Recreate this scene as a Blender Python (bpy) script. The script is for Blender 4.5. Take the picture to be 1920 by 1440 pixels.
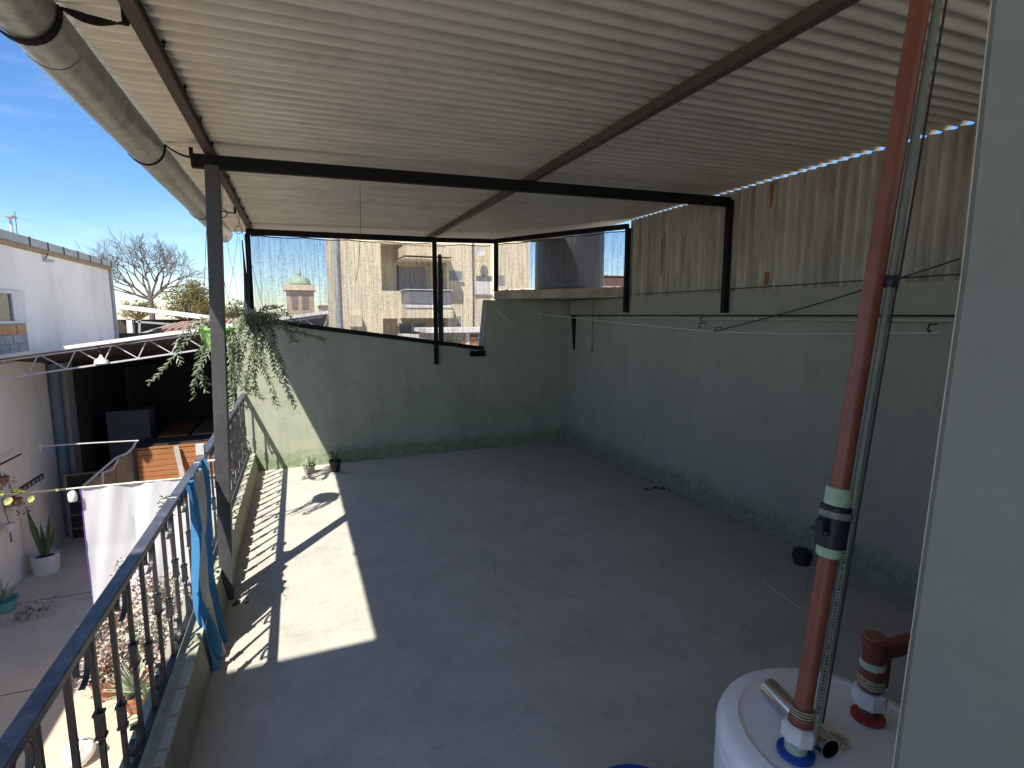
import bpy, math, random
from mathutils import Vector, Matrix, noise as mnoise
random.seed(7)
R = math.radians
for o in list(bpy.data.objects): bpy.data.objects.remove(o)
S = bpy.context.scene
COL = S.collection
# ------------------------------------------------------------------ camera
EYE = Vector((0, 0, 1.7)); PITCH = 7.454; YAW = 22.16; FPX = 986.0
cd = bpy.data.cameras.new('camera'); cam = bpy.data.objects.new('camera', cd); COL.objects.link(cam)
cam.location = EYE; cam.rotation_euler = (R(90 - PITCH), 0, R(-YAW))
cd.sensor_width = 36; cd.lens = 36 * FPX / 1920; cd.clip_start = 0.03; cd.clip_end = 2000
S.camera = cam
# ------------------------------------------------------------------ sky, sun, exposure
SUN = Vector((.426, .634, -1)).normalized()
elev = math.asin(-SUN.z); rot = math.atan2(-SUN.x, -SUN.y)
W = bpy.data.worlds.new('World'); S.world = W; W.use_nodes = True
nt = W.node_tree; nt.nodes.clear()
sk = nt.nodes.new('ShaderNodeTexSky'); sk.sky_type = 'NISHITA'; sk.sun_disc = False
sk.sun_elevation = elev; sk.sun_rotation = rot; sk.altitude = 100; sk.air_density = 1.0; sk.dust_density = 0.25; sk.ozone_density = 4.0
bg = nt.nodes.new('ShaderNodeBackground'); bg.inputs[1].default_value = 0.060
hsv = nt.nodes.new('ShaderNodeHueSaturation'); hsv.inputs['Hue'].default_value = .505; hsv.inputs['Saturation'].default_value = 1.22
wo = nt.nodes.new('ShaderNodeOutputWorld')
# a few thin high clouds low over the horizon
tc = nt.nodes.new('ShaderNodeTexCoord'); mp = nt.nodes.new('ShaderNodeMapping'); mp.inputs['Scale'].default_value = (1.3, 1.3, 7)
cn = nt.nodes.new('ShaderNodeTexNoise'); cn.inputs['Scale'].default_value = 2.6; cn.inputs['Detail'].default_value = 7; cn.inputs['Roughness'].default_value = .6
cr = nt.nodes.new('ShaderNodeValToRGB'); cr.color_ramp.elements[0].position = .52; cr.color_ramp.elements[1].position = .8
cr.color_ramp.elements[1].color = (.16, .16, .16, 1)
mx = nt.nodes.new('ShaderNodeMixRGB'); mx.inputs[2].default_value = (6.5, 7.2, 8, 1)
nt.links.new(tc.outputs['Generated'], mp.inputs[0]); nt.links.new(mp.outputs[0], cn.inputs[0]); nt.links.new(cn.outputs[0], cr.inputs[0])
nt.links.new(cr.outputs[0], mx.inputs[0]); nt.links.new(sk.outputs[0], hsv.inputs['Color']); nt.links.new(hsv.outputs[0], mx.inputs[1]); nt.links.new(mx.outputs[0], bg.inputs[0])
nt.links.new(bg.outputs[0], wo.inputs[0])
sl = bpy.data.lights.new('sun', 'SUN'); sl.energy = 2.6; sl.angle = R(.53); sl.color = (1, .95, .86)
so = bpy.data.objects.new('sun', sl); COL.objects.link(so); so.rotation_euler = SUN.to_track_quat('-Z', 'Y').to_euler()
so.location = (-8, -10, 18)
S.view_settings.view_transform = 'Standard'; S.view_settings.look = 'None'
S.view_settings.gamma = 1; S.view_settings.use_curve_mapping = False
S.view_settings.exposure = 1.74
S.cycles.max_bounces = 10; S.cycles.diffuse_bounces = 7; S.cycles.transparent_max_bounces = 12

# ------------------------------------------------------------------ pixel -> world (surveying helper)
_cr = Matrix.Rotation(R(-YAW), 3, 'Z') @ Matrix.Rotation(R(90 - PITCH), 3, 'X')
def ray(u, v): return _cr @ Vector((u - 960, 720 - v, -FPX))
def atY(u, v, y): d = ray(u, v); return EYE + d * (y / d.y)
def atX(u, v, x): d = ray(u, v); return EYE + d * (x / d.x)
def atZ(u, v, z): d = ray(u, v); return EYE + d * ((z - EYE.z) / d.z)

# ------------------------------------------------------------------ materials
def mat(name, col, rough=.7, var=.12, scale=6, bump=0., bscale=60, metal=0., dirt=None, dirt_amt=.5, dirt_scale=3, spec=.4,
        stretch=(1, 1, 1), base=None, transl=0., fine=None, foot=None, drip=None, crack=None):
    m = bpy.data.materials.new(name); m.use_nodes = True; t = m.node_tree; n = t.nodes; L = t.links
    b = n['Principled BSDF']; b.inputs['Roughness'].default_value = rough; b.inputs['Metallic'].default_value = metal
    b.inputs['Specular IOR Level'].default_value = spec
    geo = n.new('ShaderNodeNewGeometry'); mp = n.new('ShaderNodeMapping'); mp.inputs['Scale'].default_value = stretch
    L.new(geo.outputs['Position'], mp.inputs[0])
    nz = n.new('ShaderNodeTexNoise'); nz.inputs['Scale'].default_value = scale; nz.inputs['Detail'].default_value = 8; nz.inputs['Roughness'].default_value = .62
    L.new(mp.outputs[0], nz.inputs[0])
    rp = n.new('ShaderNodeValToRGB'); e = rp.color_ramp.elements
    e[0].position = .3; e[1].position = .7
    e[0].color = (*[c * (1 - var) for c in col], 1); e[1].color = (*[min(1, c * (1 + var)) for c in col], 1)
    L.new(nz.outputs[0], rp.inputs[0]); out = rp.outputs[0]
    if dirt:
        n2 = n.new('ShaderNodeTexNoise'); n2.inputs['Scale'].default_value = dirt_scale; n2.inputs['Detail'].default_value = 10; n2.inputs['Roughness'].default_value = .7
        L.new(mp.outputs[0], n2.inputs[0])
        r2 = n.new('ShaderNodeValToRGB'); r2.color_ramp.elements[0].position = .48; r2.color_ramp.elements[1].position = .72
        r2.color_ramp.elements[1].color = (dirt_amt,) * 3 + (1,)
        L.new(n2.outputs[0], r2.inputs[0])
        mm = n.new('ShaderNodeMixRGB'); mm.inputs[2].default_value = (*dirt, 1)
        L.new(r2.outputs[0], mm.inputs[0]); L.new(out, mm.inputs[1]); out = mm.outputs[0]
    if fine:   # small blotches: (colour, scale, amount)
        fc, fs_, fa = fine
        nf = n.new('ShaderNodeTexNoise'); nf.inputs['Scale'].default_value = fs_; nf.inputs['Detail'].default_value = 12; nf.inputs['Roughness'].default_value = .8
        L.new(geo.outputs['Position'], nf.inputs[0])
        rf = n.new('ShaderNodeMapRange'); rf.inputs[1].default_value = .5; rf.inputs[2].default_value = .68; rf.inputs[4].default_value = fa
        L.new(nf.outputs[0], rf.inputs[0]); mf = n.new('ShaderNodeMixRGB'); mf.inputs[2].default_value = (*fc, 1)
        L.new(rf.outputs[0], mf.inputs[0]); L.new(out, mf.inputs[1]); out = mf.outputs[0]
    if crack:   # a few hairline cracks
        nw = n.new('ShaderNodeTexNoise'); nw.inputs['Scale'].default_value = 3; nw.inputs['Detail'].default_value = 6; L.new(geo.outputs['Position'], nw.inputs[0])
        vm = n.new('ShaderNodeVectorMath'); vm.operation = 'MULTIPLY_ADD'; vm.inputs[1].default_value = (.35, .35, .35); L.new(nw.outputs['Color'], vm.inputs[0]); L.new(geo.outputs['Position'], vm.inputs[2])
        vo = n.new('ShaderNodeTexVoronoi'); vo.feature = 'DISTANCE_TO_EDGE'; vo.inputs['Scale'].default_value = .55; L.new(vm.outputs[0], vo.inputs['Vector'])
        rc = n.new('ShaderNodeMapRange'); rc.inputs[1].default_value = .0015; rc.inputs[2].default_value = .004; rc.inputs[3].default_value = .4; rc.inputs[4].default_value = 0; L.new(vo.outputs['Distance'], rc.inputs[0])
        nk = n.new('ShaderNodeTexNoise'); nk.inputs['Scale'].default_value = 1.1; nk.inputs['Detail'].default_value = 3; L.new(geo.outputs['Position'], nk.inputs[0])
        rk = n.new('ShaderNodeMapRange'); rk.inputs[1].default_value = .48; rk.inputs[2].default_value = .6; L.new(nk.outputs[0], rk.inputs[0])
        mk = n.new('ShaderNodeMath'); mk.operation = 'MULTIPLY'; L.new(rc.outputs[0], mk.inputs[0]); L.new(rk.outputs[0], mk.inputs[1])
        mc = n.new('ShaderNodeMixRGB'); mc.inputs[2].default_value = (*crack, 1); L.new(mk.outputs[0], mc.inputs[0]); L.new(out, mc.inputs[1]); out = mc.outputs[0]
    if drip:   # narrow weathering streaks along one axis: (colour, mapping scale, amount)
        dc, ds_, da = drip
        md = n.new('ShaderNodeMapping'); md.inputs['Scale'].default_value = ds_; L.new(geo.outputs['Position'], md.inputs[0])
        nd = n.new('ShaderNodeTexNoise'); nd.inputs['Scale'].default_value = 1; nd.inputs['Detail'].default_value = 6; nd.inputs['Roughness'].default_value = .65
        L.new(md.outputs[0], nd.inputs[0])
        rd_ = n.new('ShaderNodeMapRange'); rd_.inputs[1].default_value = .48; rd_.inputs[2].default_value = .7; rd_.inputs[4].default_value = da
        L.new(nd.outputs[0], rd_.inputs[0]); mdx = n.new('ShaderNodeMixRGB'); mdx.inputs[2].default_value = (*dc, 1)
        L.new(rd_.outputs[0], mdx.inputs[0]); L.new(out, mdx.inputs[1]); out = mdx.outputs[0]
    if foot:   # dirt gathered along the side wall: (x start, x wall, colour, amount)
        x0, x1, fc, fa = foot
        sp2 = n.new('ShaderNodeSeparateXYZ'); L.new(geo.outputs['Position'], sp2.inputs[0])
        nq = n.new('ShaderNodeTexNoise'); nq.inputs['Scale'].default_value = 2.5; nq.inputs['Detail'].default_value = 9; nq.inputs['Roughness'].default_value = .7; L.new(geo.outputs['Position'], nq.inputs[0])
        mq = n.new('ShaderNodeMath'); mq.operation = 'MULTIPLY_ADD'; mq.inputs[1].default_value = 1.6; mq.inputs[2].default_value = -.8; L.new(nq.outputs[0], mq.inputs[0])
        aq = n.new('ShaderNodeMath'); aq.operation = 'ADD'; L.new(sp2.outputs[0], aq.inputs[0]); L.new(mq.outputs[0], aq.inputs[1])
        rq = n.new('ShaderNodeMapRange'); rq.inputs[1].default_value = x0; rq.inputs[2].default_value = x1; rq.inputs[4].default_value = fa
        L.new(aq.outputs[0], rq.inputs[0]); mm2 = n.new('ShaderNodeMixRGB'); mm2.inputs[2].default_value = (*fc, 1)
        L.new(rq.outputs[0], mm2.inputs[0]); L.new(out, mm2.inputs[1]); out = mm2.outputs[0]
    if base:   # growth / wear along the foot of a wall: (height, colour, amount)
        hgt, bc, amt = base
        sp = n.new('ShaderNodeSeparateXYZ'); L.new(geo.outputs['Position'], sp.inputs[0])
        n3 = n.new('ShaderNodeTexNoise'); n3.inputs['Scale'].default_value = 3.2; n3.inputs['Detail'].default_value = 9; n3.inputs['Roughness'].default_value = .75
        L.new(geo.outputs['Position'], n3.inputs[0])
        ma = n.new('ShaderNodeMath'); ma.operation = 'MULTIPLY_ADD'; ma.inputs[1].default_value = hgt * 1.8; ma.inputs[2].default_value = -hgt * .9
        L.new(n3.outputs[0], ma.inputs[0])
        ad = n.new('ShaderNodeMath'); ad.operation = 'ADD'; L.new(sp.outputs[2], ad.inputs[0]); L.new(ma.outputs[0], ad.inputs[1])
        mr = n.new('ShaderNodeMapRange'); mr.inputs[1].default_value = hgt * .55; mr.inputs[2].default_value = hgt * 1.15
        mr.inputs[3].default_value = amt; mr.inputs[4].default_value = 0
        L.new(ad.outputs[0], mr.inputs[0])
        m3 = n.new('ShaderNodeMixRGB'); m3.inputs[2].default_value = (*bc, 1)
        n7 = n.new('ShaderNodeTexNoise'); n7.inputs['Scale'].default_value = 22; n7.inputs['Detail'].default_value = 12; n7.inputs['Roughness'].default_value = .85; L.new(geo.outputs['Position'], n7.inputs[0])
        r7 = n.new('ShaderNodeMapRange'); r7.inputs[1].default_value = .40; r7.inputs[2].default_value = .56; r7.inputs[3].default_value = .12; L.new(n7.outputs[0], r7.inputs[0])
        m7 = n.new('ShaderNodeMath'); m7.operation = 'MULTIPLY'; L.new(mr.outputs[0], m7.inputs[0]); L.new(r7.outputs[0], m7.inputs[1])
        L.new(m7.outputs[0], m3.inputs[0]); L.new(out, m3.inputs[1]); out = m3.outputs[0]
    L.new(out, b.inputs['Base Color'])
    if bump:
        n4 = n.new('ShaderNodeTexNoise'); n4.inputs['Scale'].default_value = bscale; n4.inputs['Detail'].default_value = 6
        L.new(geo.outputs['Position'], n4.inputs[0])
        bp = n.new('ShaderNodeBump'); bp.inputs['Strength'].default_value = bump; bp.inputs['Distance'].default_value = .01
        L.new(n4.outputs[0], bp.inputs['Height']); L.new(bp.outputs[0], b.inputs['Normal'])
    if transl:
        tr = n.new('ShaderNodeBsdfTranslucent'); L.new(out, tr.inputs[0]); ms = n.new('ShaderNodeMixShader'); ms.inputs[0].default_value = transl
        o = n['Material Output']; L.new(b.outputs[0], ms.inputs[1]); L.new(tr.outputs[0], ms.inputs[2]); L.new(ms.outputs[0], o.inputs[0])
    return m

M = {}
M['floor'] = mat('terrace_concrete', (.48, .46, .40), .78, .10, 3.0, .4, 70, crack=(.17, .16, .14), dirt=(.34, .335, .31), dirt_amt=.6, dirt_scale=1.0, fine=((.27, .255, .23), 5.5, .5), foot=(2.0, 3.7, (.25, .215, .2), .8))
M['wall'] = mat('green_wall_paint', (.345, .36, .27), .75, .05, 2, .2, 45, dirt=(.27, .30, .24), dirt_amt=.4, dirt_scale=1.2, base=(.19, (.12, .19, .085), .9), fine=((.2, .225, .17), 6, .55), drip=((.22, .235, .18), (3, 3, .6), .6))
M['wall_low'] = mat('green_wall_paint_lower', (.33, .32, .25), .75, .05, 2, .2, 45, dirt=(.25, .265, .225), dirt_amt=.4, dirt_scale=1.1, base=(.22, (.11, .18, .09), .9), fine=((.2, .21, .175), 5, .5), drip=((.39, .39, .33), (2.5, 2.2, .6), .5))
M['band'] = mat('faded_green_band', (.29, .30, .225), .8, .1, 4, .2, 45)
M['curb'] = mat('curb_paint', (.33, .325, .25), .8, .1, 6, .5, 50, dirt=(.2, .2, .13), dirt_amt=.7, dirt_scale=7)
M['jamb'] = mat('jamb_paint', (.215, .225, .19), .75, .05, 5, .15, 220, dirt=(.19, .19, .165), dirt_amt=.6, dirt_scale=3, fine=((.17, .17, .15), 14, .35))
M['edge'] = mat('chipped_cream_edge', (.42, .42, .33), .8, .2, 30)
M['conc'] = mat('bare_concrete', (.36, .31, .25), .85, .2, 8, .5, 50, dirt=(.16, .13, .1), dirt_amt=.6, dirt_scale=5)
M['zinc'] = mat('corrugated_sheet', (.68, .645, .57), .36, .07, 2.2, 0, 40, metal=.2, dirt=(.42, .39, .32), dirt_amt=.65, dirt_scale=2.2, stretch=(.35, 3, 1), spec=.5, drip=((.26, .24, .195), (.8, 7, 1), .35), fine=((.27, .25, .2), 3.0, .35))
M['siding'] = mat('weathered_sheet', (.42, .395, .33), .6, .18, 5, .1, 40, drip=((.15, .125, .1), (1, 11, .7), .55), dirt=(.14, .10, .07), dirt_amt=.75, dirt_scale=3.2, stretch=(1, 4, .45))
M['rust'] = mat('rust', (.24, .09, .03), .9, .35, 30, .3)
M['galv'] = mat('galvanised_gutter', (.44, .46, .43), .42, .22, 22, 0, metal=.55, dirt=(.25, .24, .19), dirt_amt=.6, dirt_scale=5)
M['black'] = mat('black_steel', (.009, .0085, .008), .7, .2, 12, .1, spec=.2)
M['post'] = mat('grey_painted_steel', (.05, .05, .052), .5, .12, 14, .15, dirt=(.1, .1, .1), dirt_amt=.5, dirt_scale=9)
M['purlin'] = mat('brown_purlin', (.085, .066, .052), .65, .18, 14, .1, dirt=(.07, .035, .02), dirt_amt=.6, dirt_scale=8)
M['rail'] = mat('dark_rail_paint', (.022, .021, .026), .45, .25, 20, .15)
M['railtop'] = mat('rail_top_paint', (.06, .06, .078), .42, .15, 16, .1, dirt=(.35, .35, .38), dirt_amt=.35, dirt_scale=14)
M['redpipe'] = mat('red_pipe', (.24, .082, .05), .38, .1, 9, .05, dirt=(.17, .05, .035), dirt_amt=.5, dirt_scale=12)
M['greypipe'] = mat('greenish_pipe', (.2, .22, .17), .5, .1, 9)
M['tape'] = mat('mint_tape', (.36, .5, .34), .7, .12, 60, .3, 120)
M['rubber'] = mat('dark_rubber', (.022, .02, .035), .5, .2, 30, .2)
M['white'] = mat('white_enamel', (.82, .82, .83), .3, .03, 4, spec=.5, dirt=(.66, .64, .6), dirt_amt=.35, dirt_scale=6, fine=((.5, .47, .42), 30, .25))
M['plastic'] = mat('white_plastic', (.66, .68, .66), .4, .05, 10)
M['chrome'] = mat('chrome', (.55, .54, .53), .22, .06, 10, metal=1)
M['blue'] = mat('blue_plastic', (.015, .07, .34), .4, .1, 10)
M['red'] = mat('red_plastic', (.38, .035, .025), .45, .1, 10)
M['brass'] = mat('red_brown_fitting', (.2, .05, .035), .45, .25, 20, .3)
M['twine'] = mat('pale_twine', (.36, .34, .22), .9, .3, 80)
M['label'] = mat('paper_label', (.55, .55, .5), .6, .25, 90)
M['lwhite'] = mat('limewashed_wall', (.78, .71, .63), .85, .07, 1.2, .2, 30, dirt=(.42, .38, .34), dirt_amt=.5, dirt_scale=.9, stretch=(1, 1, .5))
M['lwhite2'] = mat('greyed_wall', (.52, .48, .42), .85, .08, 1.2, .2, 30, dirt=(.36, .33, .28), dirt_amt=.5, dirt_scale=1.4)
M['fascia'] = mat('grey_fascia', (.33, .34, .33), .6, .1, 5)
M['patio'] = mat('patio_concrete', (.58, .47, .345), .85, .1, 1.1, .3, 40, dirt=(.38, .32, .26), dirt_amt=.7, dirt_scale=.9)
M['roofwhite'] = mat('pale_roof_sheet', (.7, .67, .62), .6, .08, 4)
M['trusswhite'] = mat('pale_truss_paint', (.5, .48, .48), .6, .1, 8)
M['belfry'] = mat('belfry_shadow', (.2, .16, .13), .9)
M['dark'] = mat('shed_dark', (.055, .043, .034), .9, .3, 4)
M['shedgrey'] = mat('shed_cabinet', (.10, .10, .115), .7, .1, 4)
M['pillar'] = mat('pillar_plaster', (.3, .27, .25), .85, .1, 6)
M['bluepipe'] = mat('blue_grey_drainpipe', (.12, .17, .2), .5, .1, 6)
M['wood'] = mat('orange_boards', (.34, .14, .05), .7, .3, 3, .2, 50, stretch=(1, 1, 9), dirt=(.1, .04, .015), dirt_amt=.7, dirt_scale=6)
M['tanwood'] = mat('tan_boards', (.3, .21, .13), .8, .2, 4, .2, 50)
M['brick'] = mat('hollow_brick', (.55, .25, .1), .85, .25, 14, .3)
M['mortar'] = mat('mortar', (.34, .31, .27), .95, .2, 14, .3)
M['brickold'] = mat('washed_brick', (.42, .36, .31), .9, .2, 14, .3)
M['sheet'] = mat('white_bedsheet', (.66, .66, .69), .9, .03, 4, transl=.25)
M['sheethem'] = mat('violet_hem', (.14, .09, .42), .9, .1, 8, transl=.2)  # colour of the lens fringe along the sheet edge
M['fblue'] = mat('flag_blue', (.06, .23, .46), .75, .1, 20, transl=.3)
M['fwhite'] = mat('flag_white', (.52, .50, .44), .8, .06, 20, transl=.3)
M['lime'] = mat('lime_plastic', (.4, .72, .2), .4, .06, 10, transl=.35)
M['pgreen'] = mat('zigzag_leaf', (.12, .155, .07), .55, .35, 12, spec=.5)
M['palegreen'] = mat('pale_leaf', (.3, .36, .24), .6, .3, 12)
M['leaf'] = mat('leaf_green', (.085, .13, .04), .6, .35, 12, transl=.2)
M['yleaf'] = mat('yellow_leaf', (.42, .46, .14), .6, .2, 12, transl=.3)
M['bleaf'] = mat('brown_leaf', (.2, .115, .075), .75, .45, 9, transl=.15)
M['pleaf'] = mat('pink_leaf', (.5, .38, .34), .75, .35, 9, transl=.15)
M['wleaf'] = mat('silver_leaf', (.5, .52, .47), .75, .2, 9, transl=.15)
M['soil'] = mat('soil', (.05, .035, .025), .95, .3, 20)
M['terra'] = mat('terracotta', (.36, .15, .08), .85, .15, 8)
M['potwhite'] = mat('white_pot', (.6, .57, .54), .6, .1, 8)
M['turq'] = mat('turquoise_bowl', (.1, .32, .3), .6, .1, 8)
M['potblack'] = mat('black_pot', (.02, .02, .02), .6, .1, 8)
M['bark'] = mat('grey_bark', (.12, .095, .088), .9, .2, 6)
M['olive'] = mat('autumn_olive_leaf', (.2, .17, .06), .8, .4, 1.3, transl=.25)
M['olive2'] = mat('green_tree_leaf', (.1, .12, .05), .8, .4, 1.3, transl=.2)
M['tan'] = mat('ochre_render', (.66, .57, .41), .85, .06, .5, dirt=(.58, .49, .34), dirt_amt=.4, dirt_scale=.7, stretch=(1, 1, .4))
M['tanlight'] = mat('cream_render', (.62, .53, .38), .85, .05, .7)
M['shutter'] = mat('grey_shutter', (.3, .28, .29), .6, .05, 3)
M['glassd'] = mat('dark_glass', (.07, .08, .09), .12, .2, 3, spec=.8)
M['balglass'] = mat('smoked_panel', (.16, .16, .17), .3, .1, 3)
M['dome'] = mat('verdigris_dome', (.33, .4, .28), .6, .1, 1)
M['church'] = mat('church_stone', (.44, .34, .25), .85, .15, .6)
M['tankm'] = mat('brown_fibre_tank', (.018, .016, .015), .4, .2, 3, spec=.5)
M['tile'] = mat('clay_roof_tile', (.33, .2, .16), .85, .2, 4)
M['wire'] = mat('thin_wire', (.03, .028, .025), .6)
M['cord'] = mat('pale_cord', (.6, .6, .5), .8)
M['ivory'] = mat('ivory_pole', (.36, .37, .27), .6, .15, 10)
M['cloth'] = mat('dark_rag', (.035, .04, .045), .9, .3, 30)
# shade netting: woven threads with open gaps between them
def netmat():
    m = bpy.data.materials.new('shade_netting'); m.use_nodes = True; t = m.node_tree; n = t.nodes; L = t.links
    b = n['Principled BSDF']; b.inputs['Base Color'].default_value = (.22, .24, .29, 1); b.inputs['Roughness'].default_value = .8
    tcn = n.new('ShaderNodeTexCoord'); mp = n.new('ShaderNodeMapping'); mp.inputs['Scale'].default_value = (60, 60, 3)
    nz = n.new('ShaderNodeTexNoise'); nz.inputs['Scale'].default_value = 1; nz.inputs['Detail'].default_value = 3
    mp2 = n.new('ShaderNodeMapping'); mp2.inputs['Scale'].default_value = (40, 40, 130)
    n2 = n.new('ShaderNodeTexNoise'); n2.inputs['Scale'].default_value = 1; n2.inputs['Detail'].default_value = 2
    L.new(tcn.outputs['Object'], mp.inputs[0]); L.new(mp.outputs[0], nz.inputs[0])
    L.new(tcn.outputs['Object'], mp2.inputs[0]); L.new(mp2.outputs[0], n2.inputs[0])
    ad = n.new('ShaderNodeMath'); ad.operation = 'ADD'; L.new(nz.outputs[0], ad.inputs[0]); L.new(n2.outputs[0], ad.inputs[1])
    mr = n.new('ShaderNodeMapRange'); mr.inputs[1].default_value = .8; mr.inputs[2].default_value = 1.3; mr.inputs[3].default_value = .30; mr.inputs[4].default_value = .64
    L.new(ad.outputs[0], mr.inputs[0])
    tr = n.new('ShaderNodeBsdfTransparent'); ms = n.new('ShaderNodeMixShader')
    L.new(mr.outputs[0], ms.inputs[0]); L.new(tr.outputs[0], ms.inputs[1]); L.new(b.outputs[0], ms.inputs[2]); L.new(ms.outputs[0], n['Material Output'].inputs[0])
    return m
M['net'] = netmat()

# ------------------------------------------------------------------ mesh helpers
class MB:
    def __init__(s): s.v = []; s.f = []; s.mi = []; s.m = 0
    def add(s, vs, fs):
        b = len(s.v); s.v += [tuple(v) for v in vs]; s.f += [tuple(i + b for i in f) for f in fs]; s.mi += [s.m] * len(fs); return s
    def box(s, a, b):
        x0, y0, z0 = [min(p, q) for p, q in zip(a, b)]; x1, y1, z1 = [max(p, q) for p, q in zip(a, b)]
        return s.add([(x0, y0, z0), (x1, y0, z0), (x1, y1, z0), (x0, y1, z0), (x0, y0, z1), (x1, y0, z1), (x1, y1, z1), (x0, y1, z1)],
                     [(0, 3, 2, 1), (4, 5, 6, 7), (0, 1, 5, 4), (1, 2, 6, 5), (2, 3, 7, 6), (3, 0, 4, 7)])
    def bar(s, p, q, w, h, up=(0, 0, 1)):   # rectangular bar from p to q; w sideways, h along up
        p = Vector(p); q = Vector(q); d = (q - p).normalized(); u = Vector(up)
        sd = d.cross(u)
        if sd.length < 1e-4: sd = d.cross(Vector((1, 0, 0)))
        sd.normalize(); u = sd.cross(d).normalized(); sd = sd * w / 2; u = u * h / 2
        vs = [p - sd - u, p + sd - u, p + sd + u, p - sd + u, q - sd - u, q + sd - u, q + sd + u, q - sd + u]
        return s.add(vs, [(0, 1, 2, 3), (7, 6, 5, 4), (0, 4, 5, 1), (1, 5, 6, 2), (2, 6, 7, 3), (3, 7, 4, 0)])
    def tube(s, pts, r, n=8, caps=True):
        pts = [Vector(p) for p in pts]; k = len(pts); rs = r if isinstance(r, (list, tuple)) else [r] * k
        u = None; rings = []
        for i, p in enumerate(pts):
            d = (pts[min(i + 1, k - 1)] - pts[max(i - 1, 0)])
            if d.length < 1e-9: d = Vector((0, 0, 1))
            d.normalize()
            if u is None: u = d.orthogonal().normalized()
            u = (u - d * u.dot(d))
            if u.length < 1e-6: u = d.orthogonal()
            u.normalize(); w = d.cross(u)
            rings.append([p + (u * math.cos(2 * math.pi * j / n) + w * math.sin(2 * math.pi * j / n)) * rs[i] for j in range(n)])
        vs = [v for ring in rings for v in ring]; fs = []
        for i in range(k - 1):
            for j in range(n): fs.append((i * n + j, i * n + (j + 1) % n, (i + 1) * n + (j + 1) % n, (i + 1) * n + j))
        if caps: fs.append(tuple(range(n))[::-1]); fs.append(tuple((k - 1) * n + j for j in range(n)))
        return s.add(vs, fs)
    def lathe(s, c, prof, n=24, ax=None, caps=True):
        c = Vector(c); ax = Vector(ax or (0, 0, 1)).normalized(); u = ax.orthogonal().normalized(); w = ax.cross(u)
        vs = []; fs = []
        for r, h in prof: vs += [c + ax * h + (u * math.cos(2 * math.pi * j / n) + w * math.sin(2 * math.pi * j / n)) * r for j in range(n)]
        for i in range(len(prof) - 1):
            for j in range(n): fs.append((i * n + j, i * n + (j + 1) % n, (i + 1) * n + (j + 1) % n, (i + 1) * n + j))
        if caps: fs.append(tuple(range(n))[::-1]); fs.append(tuple((len(prof) - 1) * n + j for j in range(n)))
        return s.add(vs, fs)
    def prism(s, poly, ax, a, b):   # poly of 2d points extruded along axis 0/1/2 from a to b
        def P(p, t): q = list(p); q.insert(ax, t); return q
        n = len(poly); vs = [P(p, a) for p in poly] + [P(p, b) for p in poly]
        fs = [tuple(range(n)), tuple(range(n, 2 * n))[::-1]] + [(i, i + n, (i + 1) % n + n, (i + 1) % n) for i in range(n)]
        return s.add(vs, fs)
    def leaf(s, p, d, up, L, w, fold=.15):
        p = Vector(p); d = Vector(d).normalized(); sd = d.cross(Vector(up))
        if sd.length < 1e-4: sd = d.orthogonal()
        sd.normalize(); nn = sd.cross(d)
        a = p + d * L * .45 + sd * w / 2 + nn * fold * w; b = p + d * L * .45 - sd * w / 2 + nn * fold * w
        return s.add([p, a, p + d * L, b], [(0, 1, 2), (0, 2, 3)])
    def grid(s, fn, nu, nv, thick=0):
        P = [[Vector(fn(i / nu, j / nv)) for j in range(nv + 1)] for i in range(nu + 1)]
        vs = [p for row in P for p in row]; fs = []; W_ = nv + 1
        for i in range(nu):
            for j in range(nv): fs.append((i * W_ + j, (i + 1) * W_ + j, (i + 1) * W_ + j + 1, i * W_ + j + 1))
        if thick:
            N = len(vs); up = []
            for i in range(nu + 1):
                for j in range(nv + 1):
                    a = P[min(i + 1, nu)][j] - P[max(i - 1, 0)][j]; b = P[i][min(j + 1, nv)] - P[i][max(j - 1, 0)]
                    up.append(P[i][j] + a.cross(b).normalized() * thick)
            fs2 = [tuple(k + N for k in f[::-1]) for f in fs]
            rim = [j for j in range(nv + 1)] + [i * W_ + nv for i in range(1, nu + 1)] + [nu * W_ + j for j in range(nv - 1, -1, -1)] + [i * W_ for i in range(nu - 1, 0, -1)]
            side = [(rim[k], rim[(k + 1) % len(rim)], rim[(k + 1) % len(rim)] + N, rim[k] + N) for k in range(len(rim))]
            vs += up; fs = fs + fs2 + side
        return s.add(vs, fs)
    def build(s, name, mats, parent=None, smooth=False, bevel=0, label=None):
        me = bpy.data.meshes.new(name); me.from_pydata([tuple(v) for v in s.v], [], s.f)
        mats = mats if isinstance(mats, (list, tuple)) else [mats]
        for m in mats: me.materials.append(M[m] if isinstance(m, str) else m)
        if len(mats) > 1: me.polygons.foreach_set('material_index', s.mi)
        if smooth: me.polygons.foreach_set('use_smooth', [True] * len(me.polygons)); me.set_sharp_from_angle(angle=R(38))
        me.update()
        o = bpy.data.objects.new(name, me); COL.objects.link(o)
        if parent is not None: o.parent = parent; o.matrix_parent_inverse = Matrix.Translation(-parent.location)
        if bevel:
            b = o.modifiers.new('bevel', 'BEVEL'); b.width = bevel; b.segments = 2; b.limit_method = 'ANGLE'; b.angle_limit = R(40)
        if label: o['label'] = label
        return o
def thing(name, label, cat, loc=(0, 0, 0), group=None):
    o = bpy.data.objects.new(name, None); COL.objects.link(o); o.location = loc; o.empty_display_size = .1
    o['label'] = label; o['category'] = cat
    if group: o['group'] = group
    return o
def tag(o, label, cat, group=None):
    o['label'] = label; o['category'] = cat
    if group: o['group'] = group
    return o
def struct(o): o['kind'] = 'structure'; return o
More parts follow.
